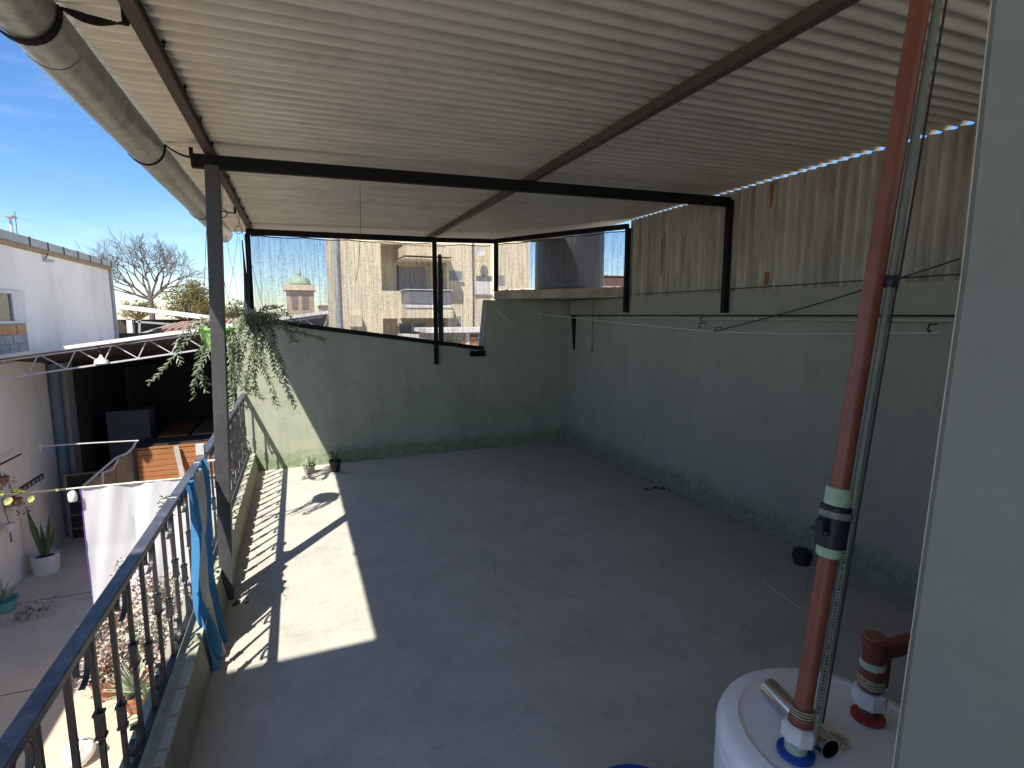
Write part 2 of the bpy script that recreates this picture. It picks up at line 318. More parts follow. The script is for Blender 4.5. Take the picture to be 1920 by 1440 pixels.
def copypart(src, parent, off):
    c = src.copy(); COL.objects.link(c); c.parent = parent; c.matrix_parent_inverse = src.matrix_parent_inverse.copy()
    c.location = src.location + Vector(off); return c

# ================================================================== GROUND AND LARGE STRUCTURE
GZ = -2.8; XW = 3.35; YF = 6.25
struct(MB().add([(-400, -200, GZ - .03), (500, -200, GZ - .03), (500, 900, GZ - .03), (-400, 900, GZ - .03)], [(0, 1, 2, 3)]).build('ground', 'patio'))
# patio paving: large cast slabs with joints
pv = MB().box((-4.6, -3, GZ - .028), (-.72, 18, GZ)).build('patio_floor', 'patio'); struct(pv)
# terrace floor slab
struct(MB().box((-.62, -.8, -.178), (XW + .02, YF + .1, 0)).build('terrace_floor', 'floor', bevel=.004))
# building under the terrace
low = thing('terrace_base_wall', 'greyed plaster side wall below the terrace, facing the lower patio', 'wall', (-.66, 2, GZ))
MB().box((-.70, -3, GZ), (-.56, YF + .12, -.18)).build('wall_face', 'lwhite2', low)
MB().box((-.56, YF + .02, GZ), (5.2, YF + .12, -.18)).build('wall_face', 'lwhite2', low)
# curb along the left side
curb = thing('terrace_curb', 'low painted masonry curb with a worn lip under the iron railing', 'curb', (-.53, 3, 0))
MB().prism([(-.62, 0), (-.46, 0), (-.478, .10), (-.492, .196), (-.505, .206), (-.62, .206)], 1, -.8, YF - .002).build('curb_body', 'curb', curb)
lip = MB()
y = .5
while y < YF - .1:
    l = random.uniform(.05, .2); d = random.uniform(.003, .012)
    lip.box((-.516, y, .19), (-.486 + d * .5, y + l, .2085 + d * .4)); y += l + random.uniform(0, .06)
lip.build('chipped_lip', 'edge', curb)
# far wall: top slopes down to the right, then steps up beside the water tank slab
fw = thing('end_wall', 'pale green end wall whose top slopes down towards a notch, netting above it', 'wall', (1.3, YF, 0))
MB().prism([(-.625, 0), (XW, 0), (XW, 1.888), (2.243, 1.888), (2.17, 1.285), (-.39, 1.655), (-.625, 1.655)], 1, YF, YF + .15).build('wall_body', 'wall', fw)
MB().bar((-.42, YF - .012, 1.655), (2.15, YF - .012, 1.287), .03, .05).build('top_rail', 'black', fw)
MB().prism([(2.145, 1.262), (2.178, 1.262), (2.246, 1.89), (2.212, 1.89)], 1, YF + .002, YF + .17).build('notch_edge', 'conc', fw)
MB().box((1.98, YF - .022, 1.19), (2.18, YF - .001, 1.26)).build('bracket_plate', 'black', fw)
# right wall: lower part slightly proud, faded band above
rw = thing('side_wall', 'long green side wall with a faded band above a dark joint line', 'wall', (XW, 3, 0))
MB().box((XW, -.8, -.2), (XW + .15, YF + .15, 1.69)).build('lower_wall', 'wall_low', rw)
MB().box((XW + .012, -.8, 1.69), (XW + .15, YF + .15, 1.89)).build('upper_band', 'band', rw)
MB().box((XW - .004, 1.2, 1.692), (XW + .012, 6.15, 1.702)).build('joint_line', 'black', rw)
gr = MB()
for k in range(60):
    yy = 1.3 + k * .082; gr.box((XW - .002 - random.random() * .004, yy, 0), (XW, yy + .07, .003 + random.random() * .006))
gr.box((XW - .003, -.8, -.02), (XW + .01, YF, .0025)); gr.build('skirting_crumbs', 'wall_low', rw)
# door jamb beside the camera
jb = thing('door_jamb_wall', 'close grey-green plastered wall edge at the right of the view', 'wall', (.8, .1, 0))
def jambx(z): return .753 if z > 1.75 else .753 - (1.75 - z) * .052
prof = [(z, jambx(z)) for z in [0, .3, .6, .8, .9, 1.0, 1.1, 1.2, 1.3, 1.4, 1.5, 1.6, 1.75, 2.0, 2.3, 2.62]]
jm = MB(); vs = []; fs = []
for z, x in prof:
    j = .0012 * random.uniform(-1, 1); vs += [(x, -.5, z), (x + j, .392, z), (x + .006 + j, .4, z), (1.0, .4, z), (1.0, -.5, z)]
n5 = 5
for i in range(len(prof) - 1):
    for k in range(5): fs.append((i * 5 + k, i * 5 + (k + 1) % 5, (i + 1) * 5 + (k + 1) % 5, (i + 1) * 5 + k))
fs.append((4, 3, 2, 1, 0)); fs.append(tuple(75 + k for k in range(5))); jm.add(vs, fs)
jm.build('wall_body', 'jamb', jb)
ed = MB(); z = .4
while z < 2.5:
    h = random.uniform(.01, .05); ed.bar((jambx(z) - .0002, .3975, z), (jambx(z + h) - .0002, .3975, z + h), random.choice([.0006, .0009, .0013]), .001, up=(0, 1, 0)); z += h
ed.build('worn_edge', 'edge', jb)
# added out of view: roof on pillars that keeps sun off the near floor
hs = thing('gallery_roof', 'flat concrete gallery roof on pillars over the viewpoint, outside the frame', 'roof', (0, -2, 0))
MB().box((-2.8, -4.2, 3.44), (4.9, .4, 3.58)).build('roof_slab', 'potwhite', hs)
for (x, y) in ((-2.7, -4.0), (4.7, -4.0), (4.7, .1)): MB().box((x - .12, y - .12, GZ), (x + .12, y + .12, 3.438)).build('pillar', 'potwhite', hs)
MB().box((1.002, .12, 0), (3.346, .3, 1.95)).build('wall', 'jamb', hs)  # unseen low wall, added to hold back light from behind right
struct(MB().box((-2.8, -16, -.18), (6.5, -.802, -.001)).build('back_terrace_floor', 'floor'))  # unseen floor behind the camera, added so sunlight bounces forward
# ================================================================== CANOPY
def rz(x): return 2.632 + .02 * (x + .42)
PER = .0762; AMP = .0125
cn_ = thing('canopy', 'corrugated sheet canopy on brown purlins and a black beam over the terrace', 'canopy', (1.4, 3.4, 0))
y0 = -.156; k = 0; cover = PER * 11
while y0 < YF + .55:
    w = PER * 11.6; dz = .003 * (k % 2); up = random.uniform(-.001, .002)
    def fn(u, v, y0=y0, w=w, dz=dz, up=up):
        x = -.665 + u * (XW + .045 + .665); yy = y0 + v * w
        return (x, yy, rz(x) + AMP + AMP * math.cos(2 * math.pi * yy / PER) + dz + up * math.sin(3 * x + k) + (.018 * max(0, (v - .97) / .03)) + .0025)
    if y0 + w > YF + .62: w = YF + .62 - y0
    MB().grid(lambda u, v, w=w, y0=y0, dz=dz, up=up: fn(u, v, y0, w, dz, up), 10, max(8, int(w / PER * 12)), .0018).build('roof_sheet', 'zinc', cn_, smooth=True)
    y0 += cover; k += 1
for x in (-.405, 1.575):
    p = MB(); t = .05
    z = rz(x) - .001
    p.box((x - .021, .3, z - .046), (x + .015, YF + .55, z)); p.box((x + .015, .3, z - .046), (x + .021, YF + .55, z - .040)); p.box((x + .015, .3, z - .006), (x + .021, YF + .55, z))
    p.build('purlin', 'purlin', cn_)
for x in (-.405, 1.575):
    y = .6 + random.uniform(0, .1)
    while y < YF:
        yy = round(y / PER) * PER + PER / 2; z = rz(x)
        bo = MB(); sx = x + .03; bo.tube([(sx, yy, z + .004), (sx, yy, z - .022)], .003, 6); bo.lathe((sx, yy, z - .006), [(.008, 0), (.008, .004)], 6); bo.build('roof_bolt', 'black', cn_); y += PER * 5
MB().bar((-.49, 3.45, rz(-.49) - .093), (XW - .03, 3.45, rz(XW) - .093), .045, .072).build('main_beam', 'black', cn_, bevel=.003)
MB().bar((-.44, YF - .03, 2.556), (1.54, YF - .03, 2.577), .05, .06).build('end_beam', 'black', cn_)
MB().bar((1.54, YF - .03, 2.577), (2.33, YF - .03, 2.60), .05, .05).build('end_beam', 'black', cn_)
MB().bar((2.31, YF - .03, 2.60), (XW - .02, 4.88, 2.64), .05, .05).build('corner_beam', 'black', cn_)
# main post leaning slightly
pm = MB()
a = Vector((-.468, 3.42, 0)); b = Vector((-.385, 3.42, 2.512)); pm.bar(a, b, .072, .072, up=(0, 1, 0))
pm.build('post', 'post', cn_, bevel=.004)
MB().bar((-.43, YF - .04, 1.62), (-.425, YF - .04, 2.53), .05, .05, up=(0, 1, 0)).build('post', 'black', cn_)
MB().bar((1.545, YF - .035, 1.11), (1.545, YF - .035, 2.56), .045, .045, up=(0, 1, 0)).build('post', 'black', cn_)
MB().bar((2.318, YF - .035, 2.0), (2.32, YF - .035, 2.58), .045, .045, up=(0, 1, 0)).build('post', 'black', cn_)
MB().bar((XW - .024, 4.885, 1.73), (XW - .024, 4.885, 2.62), .045, .045, up=(0, 1, 0)).build('post', 'black', cn_)
MB().bar((XW - .024, 3.45, 1.72), (XW - .024, 3.45, 2.63), .045, .045, up=(0, 1, 0)).build('post', 'black', cn_)
# wall siding
sd_ = thing('siding_screen', 'rust streaked corrugated metal sheets standing on the side wall', 'sheet screen', (XW, 3, 1.92))
def siding(ya, yb, zt, ph):
    n = int((yb - ya) / PER * 10)
    MB().grid(lambda u, v: (XW + .034 + .016 * math.cos(2 * math.pi * (ya + v * (yb - ya)) / PER + ph), ya + v * (yb - ya), 1.865 + u * (zt + .005 - 1.865)), 3, n, .0015).build('sheet', 'siding', sd_, smooth=True)
siding(.6, 1.42, 2.705, 0); siding(1.40, 2.24, 2.707, .6); siding(2.22, 3.06, 2.704, 0); siding(3.04, 3.9, 2.707, 1.2); siding(3.88, 4.9, 2.705, .3)
def stain(y, z0, z1, w, taper=1.0):
    n = 16; L_ = []; R_ = []
    for i in range(n + 1):
        a = i / n; ww = w * (1 - (1 - taper) * (1 - a)) * random.uniform(.75, 1.15); z = z0 + (z1 - z0) * a; yy = y + random.uniform(-.06, .06) * w
        L_.append((yy - ww / 2, z)); R_.append((yy + ww / 2, z))
    mb = MB(); vs = []
    for (a, z), (b, _) in zip(L_, R_): vs += [(XW + .034 - .016 - .0012, a, z), (XW + .034 - .016 - .0012, b, z), (XW + .034 - .016 + .001, b, z), (XW + .034 - .016 + .001, a, z)]
    fs = []
    for i in range(n): fs += [(4 * i + k, 4 * i + (k + 1) % 4, 4 * i + 4 + (k + 1) % 4, 4 * i + 4 + k) for k in range(4)]
    mb.add(vs, fs + [(0, 3, 2, 1), (4 * n, 4 * n + 1, 4 * n + 2, 4 * n + 3)]).build('rust_stain', 'rust', sd_)
stain(3.075, 2.50, 2.695, .04, .4); stain(3.075, 1.93, 2.03, .038, 1.2); stain(4.36, 2.08, 2.45, .014, .5); stain(4.30, 2.0, 2.5, .008, .5)
# gutter
gt = thing('roof_gutter', 'long galvanised half-round gutter along the open edge of the canopy', 'gutter', (-.71, 3, 2.55))
def gsec(a, r=1.0):   # a in 0..1 from outer rim round to inner rim
    t = math.pi * (1 + a); return (-.712 + .09 * r * math.cos(t), 2.628 + .108 * r * math.sin(t))
segs = [(.4, 2.35), (2.33, 4.2), (4.18, YF + .66)]
for i, (ya, yb) in enumerate(segs):
    off = .004 * (i % 2)
    g = MB(); 
    g.grid(lambda u, v: (gsec(v)[0], ya + u * (yb - ya), gsec(v)[1] - off - .004 * mnoise.noise(Vector((ya + u * 4, v * 2, i)))), 24, 16, .0015)
    g.tube([(-.806, ya, 2.632 - off), (-.806, yb, 2.632 - off)], .007, 8)
    g.build('gutter_length', 'galv', gt, smooth=True)
def strap(y, endx, endy, endz, twist=True, w=.032):
    s_ = MB()
    pts = [Vector((gsec(v / 14, 1.05)[0], y, gsec(v / 14, 1.05)[1] - .004)) for v in range(15)]
    for a, b in zip(pts, pts[1:]): s_.bar(a - (b - a) * .08, b + (b - a) * .08, w, .005, up=(b - a).cross(Vector((0, 1, 0))))
    e = pts[-1]; n = 16; q = [e.lerp(Vector((endx, endy, endz)), i / n) + Vector((0, 0, -.012 * math.sin(math.pi * i / n))) for i in range(n + 1)]
    for i in range(n):
        ang = (math.pi * 1.0 * i / n) if twist else .3
        s_.bar(q[i], q[i + 1] + (q[i + 1] - q[i]) * .1, w * .8, .005, up=(0, math.sin(ang), math.cos(ang)))
    s_.bar(q[-1], q[-1] + Vector((0, 0, .055)), .02, .005, up=(0, 1, 0))
    s_.build('strap', 'black', gt)
strap(2.12, -.435, 2.04, 2.577); strap(3.52, -.49, 3.47, 2.56, False, .02); strap(5.3, -.45, 5.32, 2.585, False, .02)

# ================================================================== NETTING
def net(name, pa, pb, za, zb, ta, tb, label, sag=.02):
    t = thing('shade_net', label, 'shade net', ((pa[0] + pb[0]) / 2, (pa[1] + pb[1]) / 2, za), 'shade nets over the end opening')
    L_ = math.hypot(pb[0] - pa[0], pb[1] - pa[1]); ph = random.random() * 9
    def fn(u, v):
        x = pa[0] + u * (pb[0] - pa[0]); y = pa[1] + u * (pb[1] - pa[1]); zb_ = za + u * (zb - za); zt = ta + u * (tb - ta) - .012 * abs(math.sin(u * L_ * 7 + ph))
        bow = .018 * math.sin(u * L_ * 6 + ph + v) * math.sin(math.pi * v)
        return (x, y + bow, zb_ + v * (zt - zb_))
    MB().grid(fn, int(L_ * 30), 8).build('net_cloth', 'net', t, smooth=True)
    th = MB(); u = 0
    while u < 1:
        p = fn(u, 0); q = fn(u, .5); r_ = fn(u, 1); w = random.uniform(.0006, .0016)
        th.tube([Vector(p) + Vector((0, -.002, 0)), Vector(q) + Vector((0, -.002, 0)), Vector(r_) + Vector((0, -.002, 0))], w, 3, False); u += random.uniform(.03, .11) / L_
    o = th.build('net_thread', 'shutter', t); o['kind'] = 'stuff'
    hm = MB(); hm.tube([Vector(fn(i / 40, 1)) + Vector((0, -.003, .002)) for i in range(41)], .006, 5)
    hm.build('net_hem', 'cloth', t)
    return t
net('a', (-.40, YF + .05), (1.53, YF + .05), 1.64, 1.37, 2.53, 2.54, 'wide shade net panel with vertical threads at the left of the end wall opening')
net('b', (1.57, YF + .05), (2.28, YF + .05), 1.37, 1.27, 2.54, 2.56, 'narrow shade net panel between the two middle posts above the notch')
net('c', (2.34, YF - .0), (XW - .04, 4.92), 2.02, 2.02, 2.565, 2.60, 'angled shade net panel in front of the brown water tank')
rl = MB(); rl.tube([(1.625, YF + .03, 1.38), (1.622, YF + .03, 1.8), (1.63, YF + .03, 2.2), (1.625, YF + .03, 2.42)], [.03, .033, .03, .022], 8)
tag(rl.build('rolled_net', 'cloth', None, smooth=True), 'dark rolled strip of netting standing beside the middle post', 'netting')
cl = MB()
cl.grid(lambda u, v: (-.47 + .05 * math.sin(u * 5) * v - .03 * v + .10 * u * (v - .1), YF - .09 + .02 * math.sin(u * 9 + v * 3), 2.46 - v * .82), 10, 14, .003)
tag(cl.build('rag', 'cloth', None, smooth=True), 'dark rag of cloth hanging down the end post at the left', 'cloth')

# ================================================================== TANK ON ITS SLAB
sb = thing('tank_slab', 'rough concrete slab across the corner that carries the water tank', 'slab', (3.4, 6.2, 1.93))
MB().prism([(2.30, 6.24), (3.34, 4.92), (4.9, 4.92), (4.9, 7.7), (2.95, 7.7)], 2, 1.895, 2.005).build('slab', 'conc', sb, bevel=.006)
ru = MB()
for i in range(40):
    a = i / 40; p = Vector((2.28, 6.235, 2.0)).lerp(Vector((3.34, 4.915, 2.0)), a); r_ = random.uniform(.008, .02)
    ru.lathe(p + Vector((random.uniform(.01, .04), random.uniform(.01, .04), 0)), [(r_, 0), (r_ * .9, r_ * .5), (r_ * .3, r_ * .9)], 5)
ru.build('mortar_crumbs', 'conc', sb)
MB().box((4.3, 5.0, GZ), (4.7, 7.6, 1.893)).build('support_wall', 'lwhite2', sb)
MB().box((3.0, 7.3, GZ), (4.29, 7.55, 1.893)).build('support_wall', 'lwhite2', sb)
tk = thing('water_tank', 'dark brown ribbed cylindrical water tank on the corner slab', 'water tank', (3.68, 6.85, 2.005))
pr = [(.49, 0), (.495, .02)]
pr += [(.49, 1.08), (.42, 1.2), (.2, 1.27)]
tb = MB(); tb.lathe((3.68, 6.85, 2.005), pr, 96)
tb.v = [(3.68 + (x - 3.68) * (1 + .004 * math.cos(24 * math.atan2(y - 6.85, x - 3.68))), 6.85 + (y - 6.85) * (1 + .004 * math.cos(24 * math.atan2(y - 6.85, x - 3.68))), z) for x, y, z in tb.v]
tb.build('tank_body', 'tankm', tk, smooth=True)
MB().lathe((3.68, 6.85, 3.27), [(.2, 0), (.2, .04), (.05, .05)], 20).build('tank_lid', 'tankm', tk, smooth=True)

# ================================================================== RAILING
rg = thing('iron_railing', 'dark wrought-iron railing with scrolls on the curb at the left', 'railing', (-.56, 3, .2))
RX = -.56; RZ = .862
MB().box((RX - .022, -.2, RZ - .012), (RX + .022, YF - .004, RZ + .012)).build('top_rail', 'railtop', rg, bevel=.003)
MB().box((RX - .012, -.2, .236), (RX + .012, YF - .004, .25)).build('bottom_rail', 'rail', rg, bevel=.002)
barm = MB(); barm.bar((RX, 0, .25), (RX, 0, RZ - .012), .0135, .0135, up=(0, 1, 0)); bar0 = barm.build('bar', 'rail', rg)
com = MB()
for dz in (-.035, .035): com.box((RX - .013, -.013, .5 + dz - .004), (RX + .013, .013, .5 + dz + .004))
com.box((RX - .0105, -.0105, .467), (RX + .0105, .0105, .533))
for k in range(2):
    a = k * math.pi + 1.57; d = Vector((math.cos(a), math.sin(a), 0))
    for s_ in (-1, 1): com.tube([Vector((RX, 0, .5 + s_ * .03)), Vector((RX, 0, .5 + s_ * .045)) + d * .009, Vector((RX, 0, .5 + s_ * .052)) + d * .016], [.005, .004, .003], 5)
col0 = com.build('collar', 'rail', rg)
def scroll(top):
    s_ = MB(); pts = []
    for i in range(26):
        a = i / 25; th = -math.pi * .55 + a * math.pi * 1.9; r_ = .052 - .034 * max(0, a - .45) / .55
        pts.append(Vector((RX, .083 + r_ * math.cos(th) * .95, r_ * math.sin(th))))
    zc = RZ - .068 if top else .31
    sg = 1 if top else -1
    pts = [Vector((p.x, p.y, zc + sg * p.z)) for p in pts]
    for a, b in zip(pts, pts[1:]): s_.bar(a - (b - a) * .05, b + (b - a) * .05, .014, .005, up=(b - a).cross(Vector((1, 0, 0))))
    return s_.build('scroll', 'rail', rg)
sc1 = scroll(True); sc2 = scroll(False)
step = .166; nb = 0; yb = .5
first = True
while yb < YF - .05:
    if first: bar0.location.y += yb; col0.location.y += yb; sc1.location.y += yb; sc2.location.y += yb; first = False
    else:
        copypart(bar0, rg, (0, yb - .5, 0))
        copypart(col0, rg, (0, yb - .5, random.uniform(-.004, .004) + (.07 if nb % 2 else -.03)))
        if nb % 2 == 0: copypart(sc1, rg, (0, yb - .5, 0)); copypart(sc2, rg, (0, yb - .5, 0))
    nb += 1; yb += step
MB().bar((RX, 3.42, RZ + .0), (-.44, 3.42, RZ + .0), .03, .006, up=(0, 0, 1)).build('bracket', 'trusswhite', rg)
MB().box((RX - .03, 3.52, RZ + .014), (RX + .012, 3.56, RZ + .075)).build('rail_joint', 'trusswhite', rg)

# ================================================================== FLAG
def flagfn(u, v):
    ty = 2.84 + u * .58; by = 2.70 + u * .24 + .05 * math.sin(u * 3)
    y = ty + (by - ty) * v ** 1.3
    L_ = .80 + .16 * math.sin(math.pi * (u * .8 + .15)) 
    z = RZ + .018 - v * L_
    # drape over the rail then slide inward across the curb lip
    xin = -.532 + .02 * v; 
    if z < .3: xin += (.3 - z) * .20
    fold = (.012 + .022 * v) * math.sin(u * 34 + 2.2 * math.sin(v * 3 + u * 4)) + .012 * math.sin(u * 13 + v * 5)
    return (xin + .03 * math.sin(math.pi * min(1, v * 2)) * .3 + max(-.008, fold), y + .010 * math.cos(u * 34 + v * 3), z)
fm = MB(); NU, NV = 90, 60
P = [[flagfn(i / NU, j / NV) for j in range(NV + 1)] for i in range(NU + 1)]
fg = thing('flag', 'long blue and white striped flag draped over the railing near the grey post', 'flag', (-.53, 3.1, .86))
vs = [p for row in P for p in row]; parts = {0: [], 1: [], 2: []}
for i in range(NU):
    for j in range(NV):
        s_ = i / NU + .18 * (j / NV) ** 2 * math.sin(3 * i / NU + .3); k = 0 if s_ < .36 else (1 if s_ < .62 else 2)
        parts[k].append((i * (NV + 1) + j, (i + 1) * (NV + 1) + j, (i + 1) * (NV + 1) + j + 1, i * (NV + 1) + j + 1))
for k, (nm, mm) in enumerate((('blue_stripe', 'fblue'), ('white_stripe', 'fwhite'), ('blue_stripe', 'fblue'))):
    fmb = MB(); used = sorted({i for f in parts[k] for i in f}); mp_ = {a: b for b, a in enumerate(used)}
    fmb.add([vs[i] for i in used], [tuple(mp_[i] for i in f) for f in parts[k]]); fmb.build(nm, mm, fg, smooth=True)
tw = MB(); 
for yy in (2.72, 3.34): tw.tube([(RX + .024 * math.cos(t * .6), yy + .0015 * t, RZ + .0145 * math.sin(t * .6)) for t in range(0, 12)], .0022, 5)
tw.build('tie', 'cord', fg)

# ================================================================== PLANTS
def strand(mb, pts, L=.030, w=.0105, r=.0036, sp=.0155):
    pts = [Vector(p) for p in pts]
    # resample with catmull-rom
    P_ = [pts[0]] + pts + [pts[-1]]; C = []
    for i in range(1, len(P_) - 2):
        for t in range(8):
            t /= 8; a, b, c, d = P_[i - 1:i + 3]
            C.append(.5 * ((2 * b) + (c - a) * t + (2 * a - 5 * b + 4 * c - d) * t * t + (3 * b - a - 3 * c + d) * t ** 3))
    C.append(pts[-1]); mb.tube(C, [r * (1 - .5 * i / len(C)) for i in range(len(C))], 5)
    acc = 0; side = 1
    for a, b in zip(C, C[1:]):
        seg = (b - a).length; d = (b - a).normalized(); acc += seg
        while acc > sp:
            acc -= sp; side = -side
            o = d.orthogonal().normalized(); q = Matrix.Rotation(random.uniform(-.5, .5), 3, d) @ Vector((.85, .5, .1)); q = (q - d * q.dot(d)).normalized() * side
            l_ = L * random.uniform(.7, 1.25); v = (q + d * .7).normalized()
            mb.tube([a, a + v * l_ * .5 , a + v * l_ + d * l_ * .25], [w * .55, w * .5, w * .08], 4)
def wob(p, q, n, amt, out=0):
    p = Vector(p); q = Vector(q); r_ = []
    for i in range(n + 1):
        a = i / n; r_.append(p.lerp(q, a) + Vector((random.uniform(-amt, amt), random.uniform(-amt, amt), random.uniform(-amt, amt) * .5 + out * math.sin(math.pi * a))))
    r_[0] = p; return r_
hp = thing('hanging_planter', 'lime green hanging pot with trailing zigzag cactus behind the grey post', 'hanging plant', (-.505, 4.08, 1.48))
pc = Vector((-.505, 4.08, 1.475))
MB().lathe(pc, [(.072, 0), (.078, .01), (.108, .125), (.118, .127), (.118, .14), (.108, .14), (.1, .128), (.07, .02)], 28).build('pot', 'lime', hp, smooth=True)
MB().lathe(pc, [(.09, .1), (.1, .125), (.0, .132)], 20, caps=False).build('soil', 'soil', hp)
for k in range(3):
    a = k * 2.1 + .4; MB().tube([pc + Vector((.115 * math.cos(a), .115 * math.sin(a), .135)), pc + Vector((.02 * math.cos(a), .02 * math.sin(a) - .0, .8)), (-.43, 4.02, 2.57)], .0018, 5).build('hanger_wire', 'wire', hp)
def trail(par, px, Yd, matn='pgreen', **kw):
    # px: list of (u, v, depth offset) photograph survey points of a stem
    mb = MB(); strand(mb, [atY(u, v, Yd + dy) for u, v, dy in px], **kw); mb.build('stem', matn, par)
T = [[(395, 610, 0), (375, 612, -.05), (350, 640, -.1), (325, 668, -.12), (300, 700, -.1), (276, 722, -.1)],
     [(395, 612, 0), (380, 640, -.05), (372, 668, -.07), (368, 700, -.06), (362, 750, -.05)],
     [(398, 612, 0), (368, 605, -.1), (345, 620, -.15), (330, 655, -.15), (340, 685, -.15)],
     [(400, 615, 0), (385, 650, 0), (378, 690, 0), (392, 725, 0)],
     [(430, 612, 0), (440, 650, 0), (436, 700, 0), (430, 750, 0), (428, 772, 0)],
     [(428, 612, 0), (446, 640, 0), (448, 690, 0), (440, 730, 0), (429, 765, 0)],
     [(420, 615, 0), (428, 660, -.05), (432, 700, -.05), (428, 735, -.05)],
     [(402, 618, -.05), (392, 660, -.1), (372, 690, -.12), (364, 720, -.12)],
     [(410, 600, 0), (385, 598, -.05), (362, 608, -.1), (352, 625, -.12)]]
T += [[(u + random.uniform(-9, 9) * (i > 0), v + random.uniform(-12, 16) * (i > 0), d + random.uniform(-.06, .06)) for i, (u, v, d) in enumerate(t_)][:random.choice([3, 4, 5])] for t_ in T[3:7]]
for t_ in T: trail(hp, t_, 4.05, 'palegreen' if random.random() < .35 else 'pgreen')
h2 = thing('hanging_planter', 'bushy dark trailing cactus in a hidden hanging pot at the left end of the net', 'hanging plant', (-.32, 5.1, 1.6))
pc2 = Vector((-.33, 5.1, 1.54))
MB().lathe(pc2, [(.045, .02), (.05, .03), (.065, .1), (.07, .105), (.06, .105), (.045, .04)], 20).build('pot', 'potblack', h2, smooth=True)
for k in range(3):
    a = k * 2.1; MB().tube([pc2 + Vector((.09 * math.cos(a), .09 * math.sin(a), .11)), pc2 + Vector((-.02, 0, .7)), (-.43, 5.1, 2.58)], .0018, 5).build('hanger_wire', 'wire', h2)
T2 = [[(480, 590, 0), (500, 575, 0), (525, 578, .1), (545, 595, .1), (560, 606, .1)],
      [(485, 590, 0), (470, 580, 0), (455, 592, 0), (450, 620, 0)],
      [(490, 595, 0), (520, 600, 0), (545, 625, .05), (556, 640, .05)],
      [(495, 600, 0), (530, 605, 0), (570, 625, 0), (610, 638, 0)],
      [(490, 600, 0), (505, 640, 0), (525, 690, 0), (540, 730, 0), (555, 766, 0)],
      [(485, 605, 0), (500, 650, 0), (520, 700, 0), (527, 720, 0)],
      [(480, 605, 0), (482, 660, 0), (478, 720, 0), (484, 735, 0)],
      [(475, 605, 0), (460, 650, 0), (452, 690, 0), (470, 725, 0), (495, 752, 0)],
      [(480, 600, 0), (492, 650, 0), (500, 700, 0), (512, 740, 0), (522, 765, 0)],
      [(475, 600, 0), (455, 615, 0), (448, 640, 0), (444, 670, 0), (448, 700, 0)],
      [(482, 600, 0), (474, 640, 0), (466, 690, 0), (462, 720, 0), (468, 742, 0)],
      [(488, 600, 0), (510, 625, 0), (518, 655, 0), (530, 680, 0)],
      [(483, 600, .1), (497, 622, 0), (488, 650, 0), (492, 690, 0)]]
T2 += [[(u + random.uniform(-10, 10) * (i > 0), v + random.uniform(-10, 14) * (i > 0), d + random.uniform(-.08, .08)) for i, (u, v, d) in enumerate(t_)][:random.choice([3, 4, 5])] for t_ in T2]
for i, t_ in enumerate(T2): trail(h2, t_, 5.1, 'palegreen' if i % 4 == 1 else 'pgreen', L=.038, w=.014, sp=.0185, r=.005)
tf = MB()
for k in range(170):
    a = random.uniform(0, 6.28); p = pc2 + Vector((random.uniform(-.05, .05), random.uniform(-.05, .05), .1))
    d = Vector((math.cos(a) * .7, math.sin(a) * .7, random.uniform(-.2, 1))).normalized(); l_ = random.uniform(.06, .16)
    tf.tube([p, p + d * l_ * .6, p + d * l_ + Vector((0, 0, -.05))], [.007, .006, .002], 4)
    q = p + d * l_ * .6; tf.tube([q, q + Vector((random.uniform(-.03, .03), random.uniform(-.03, .03), .02))], [.005, .001], 3)
tf.build('tuft', 'pgreen', h2)
# rings and loose wires hanging from the left purlin
for (u, v, yy, rr, lab) in ((416, 399, 3.85, .028, 'small dark wire ring hooked beside the head of the grey post'), (447, 431, 5.2, .03, 'small wire ring hanging from the purlin near the end post')):
    p = atY(u, v, yy); g = MB(); g.tube([p + Vector((rr * math.cos(a), .002 * a, rr * math.sin(a))) for a in [i * .4 for i in range(17)]], .003, 6)
    g.tube([p + Vector((0, 0, rr)), p + Vector((.01, 0, rr + .03)), Vector((p.x + .02, p.y, 2.60))], .0018, 5)
    tag(g.build('wire_ring', 'wire', None), lab, 'wire ring', 'wire rings under the purlin')
lw = MB()
lw.tube([atY(424, 440, 4.6), atY(430, 480, 4.6), atY(440, 520, 4.6), atY(449, 575, 4.6)], .0018, 4)
lw.tube([atY(446, 440, 4.8), atY(441, 480, 4.8), atY(436, 515, 4.8), atY(428, 560, 4.6)], .0018, 4)
lw.tube([atY(449, 445, 4.8), atY(452, 500, 4.8), atY(455, 560, 4.8)], .0015, 4)
tag(lw.build('loose_wires', 'wire', None), 'tangle of thin loose wires between the grey post and the end post', 'wire')
p = atZ(675, 345, rz(.7)); hw = MB(); hw.tube([p, atY(676, 420, p.y), atY(674, 470, p.y), atY(671, 510, p.y), atY(667, 527, p.y), atY(662, 522, p.y)], .002, 5)
tag(hw.build('hanging_wire', 'wire', None), 'single thin wire hanging from the ceiling sheets before the net', 'wire')

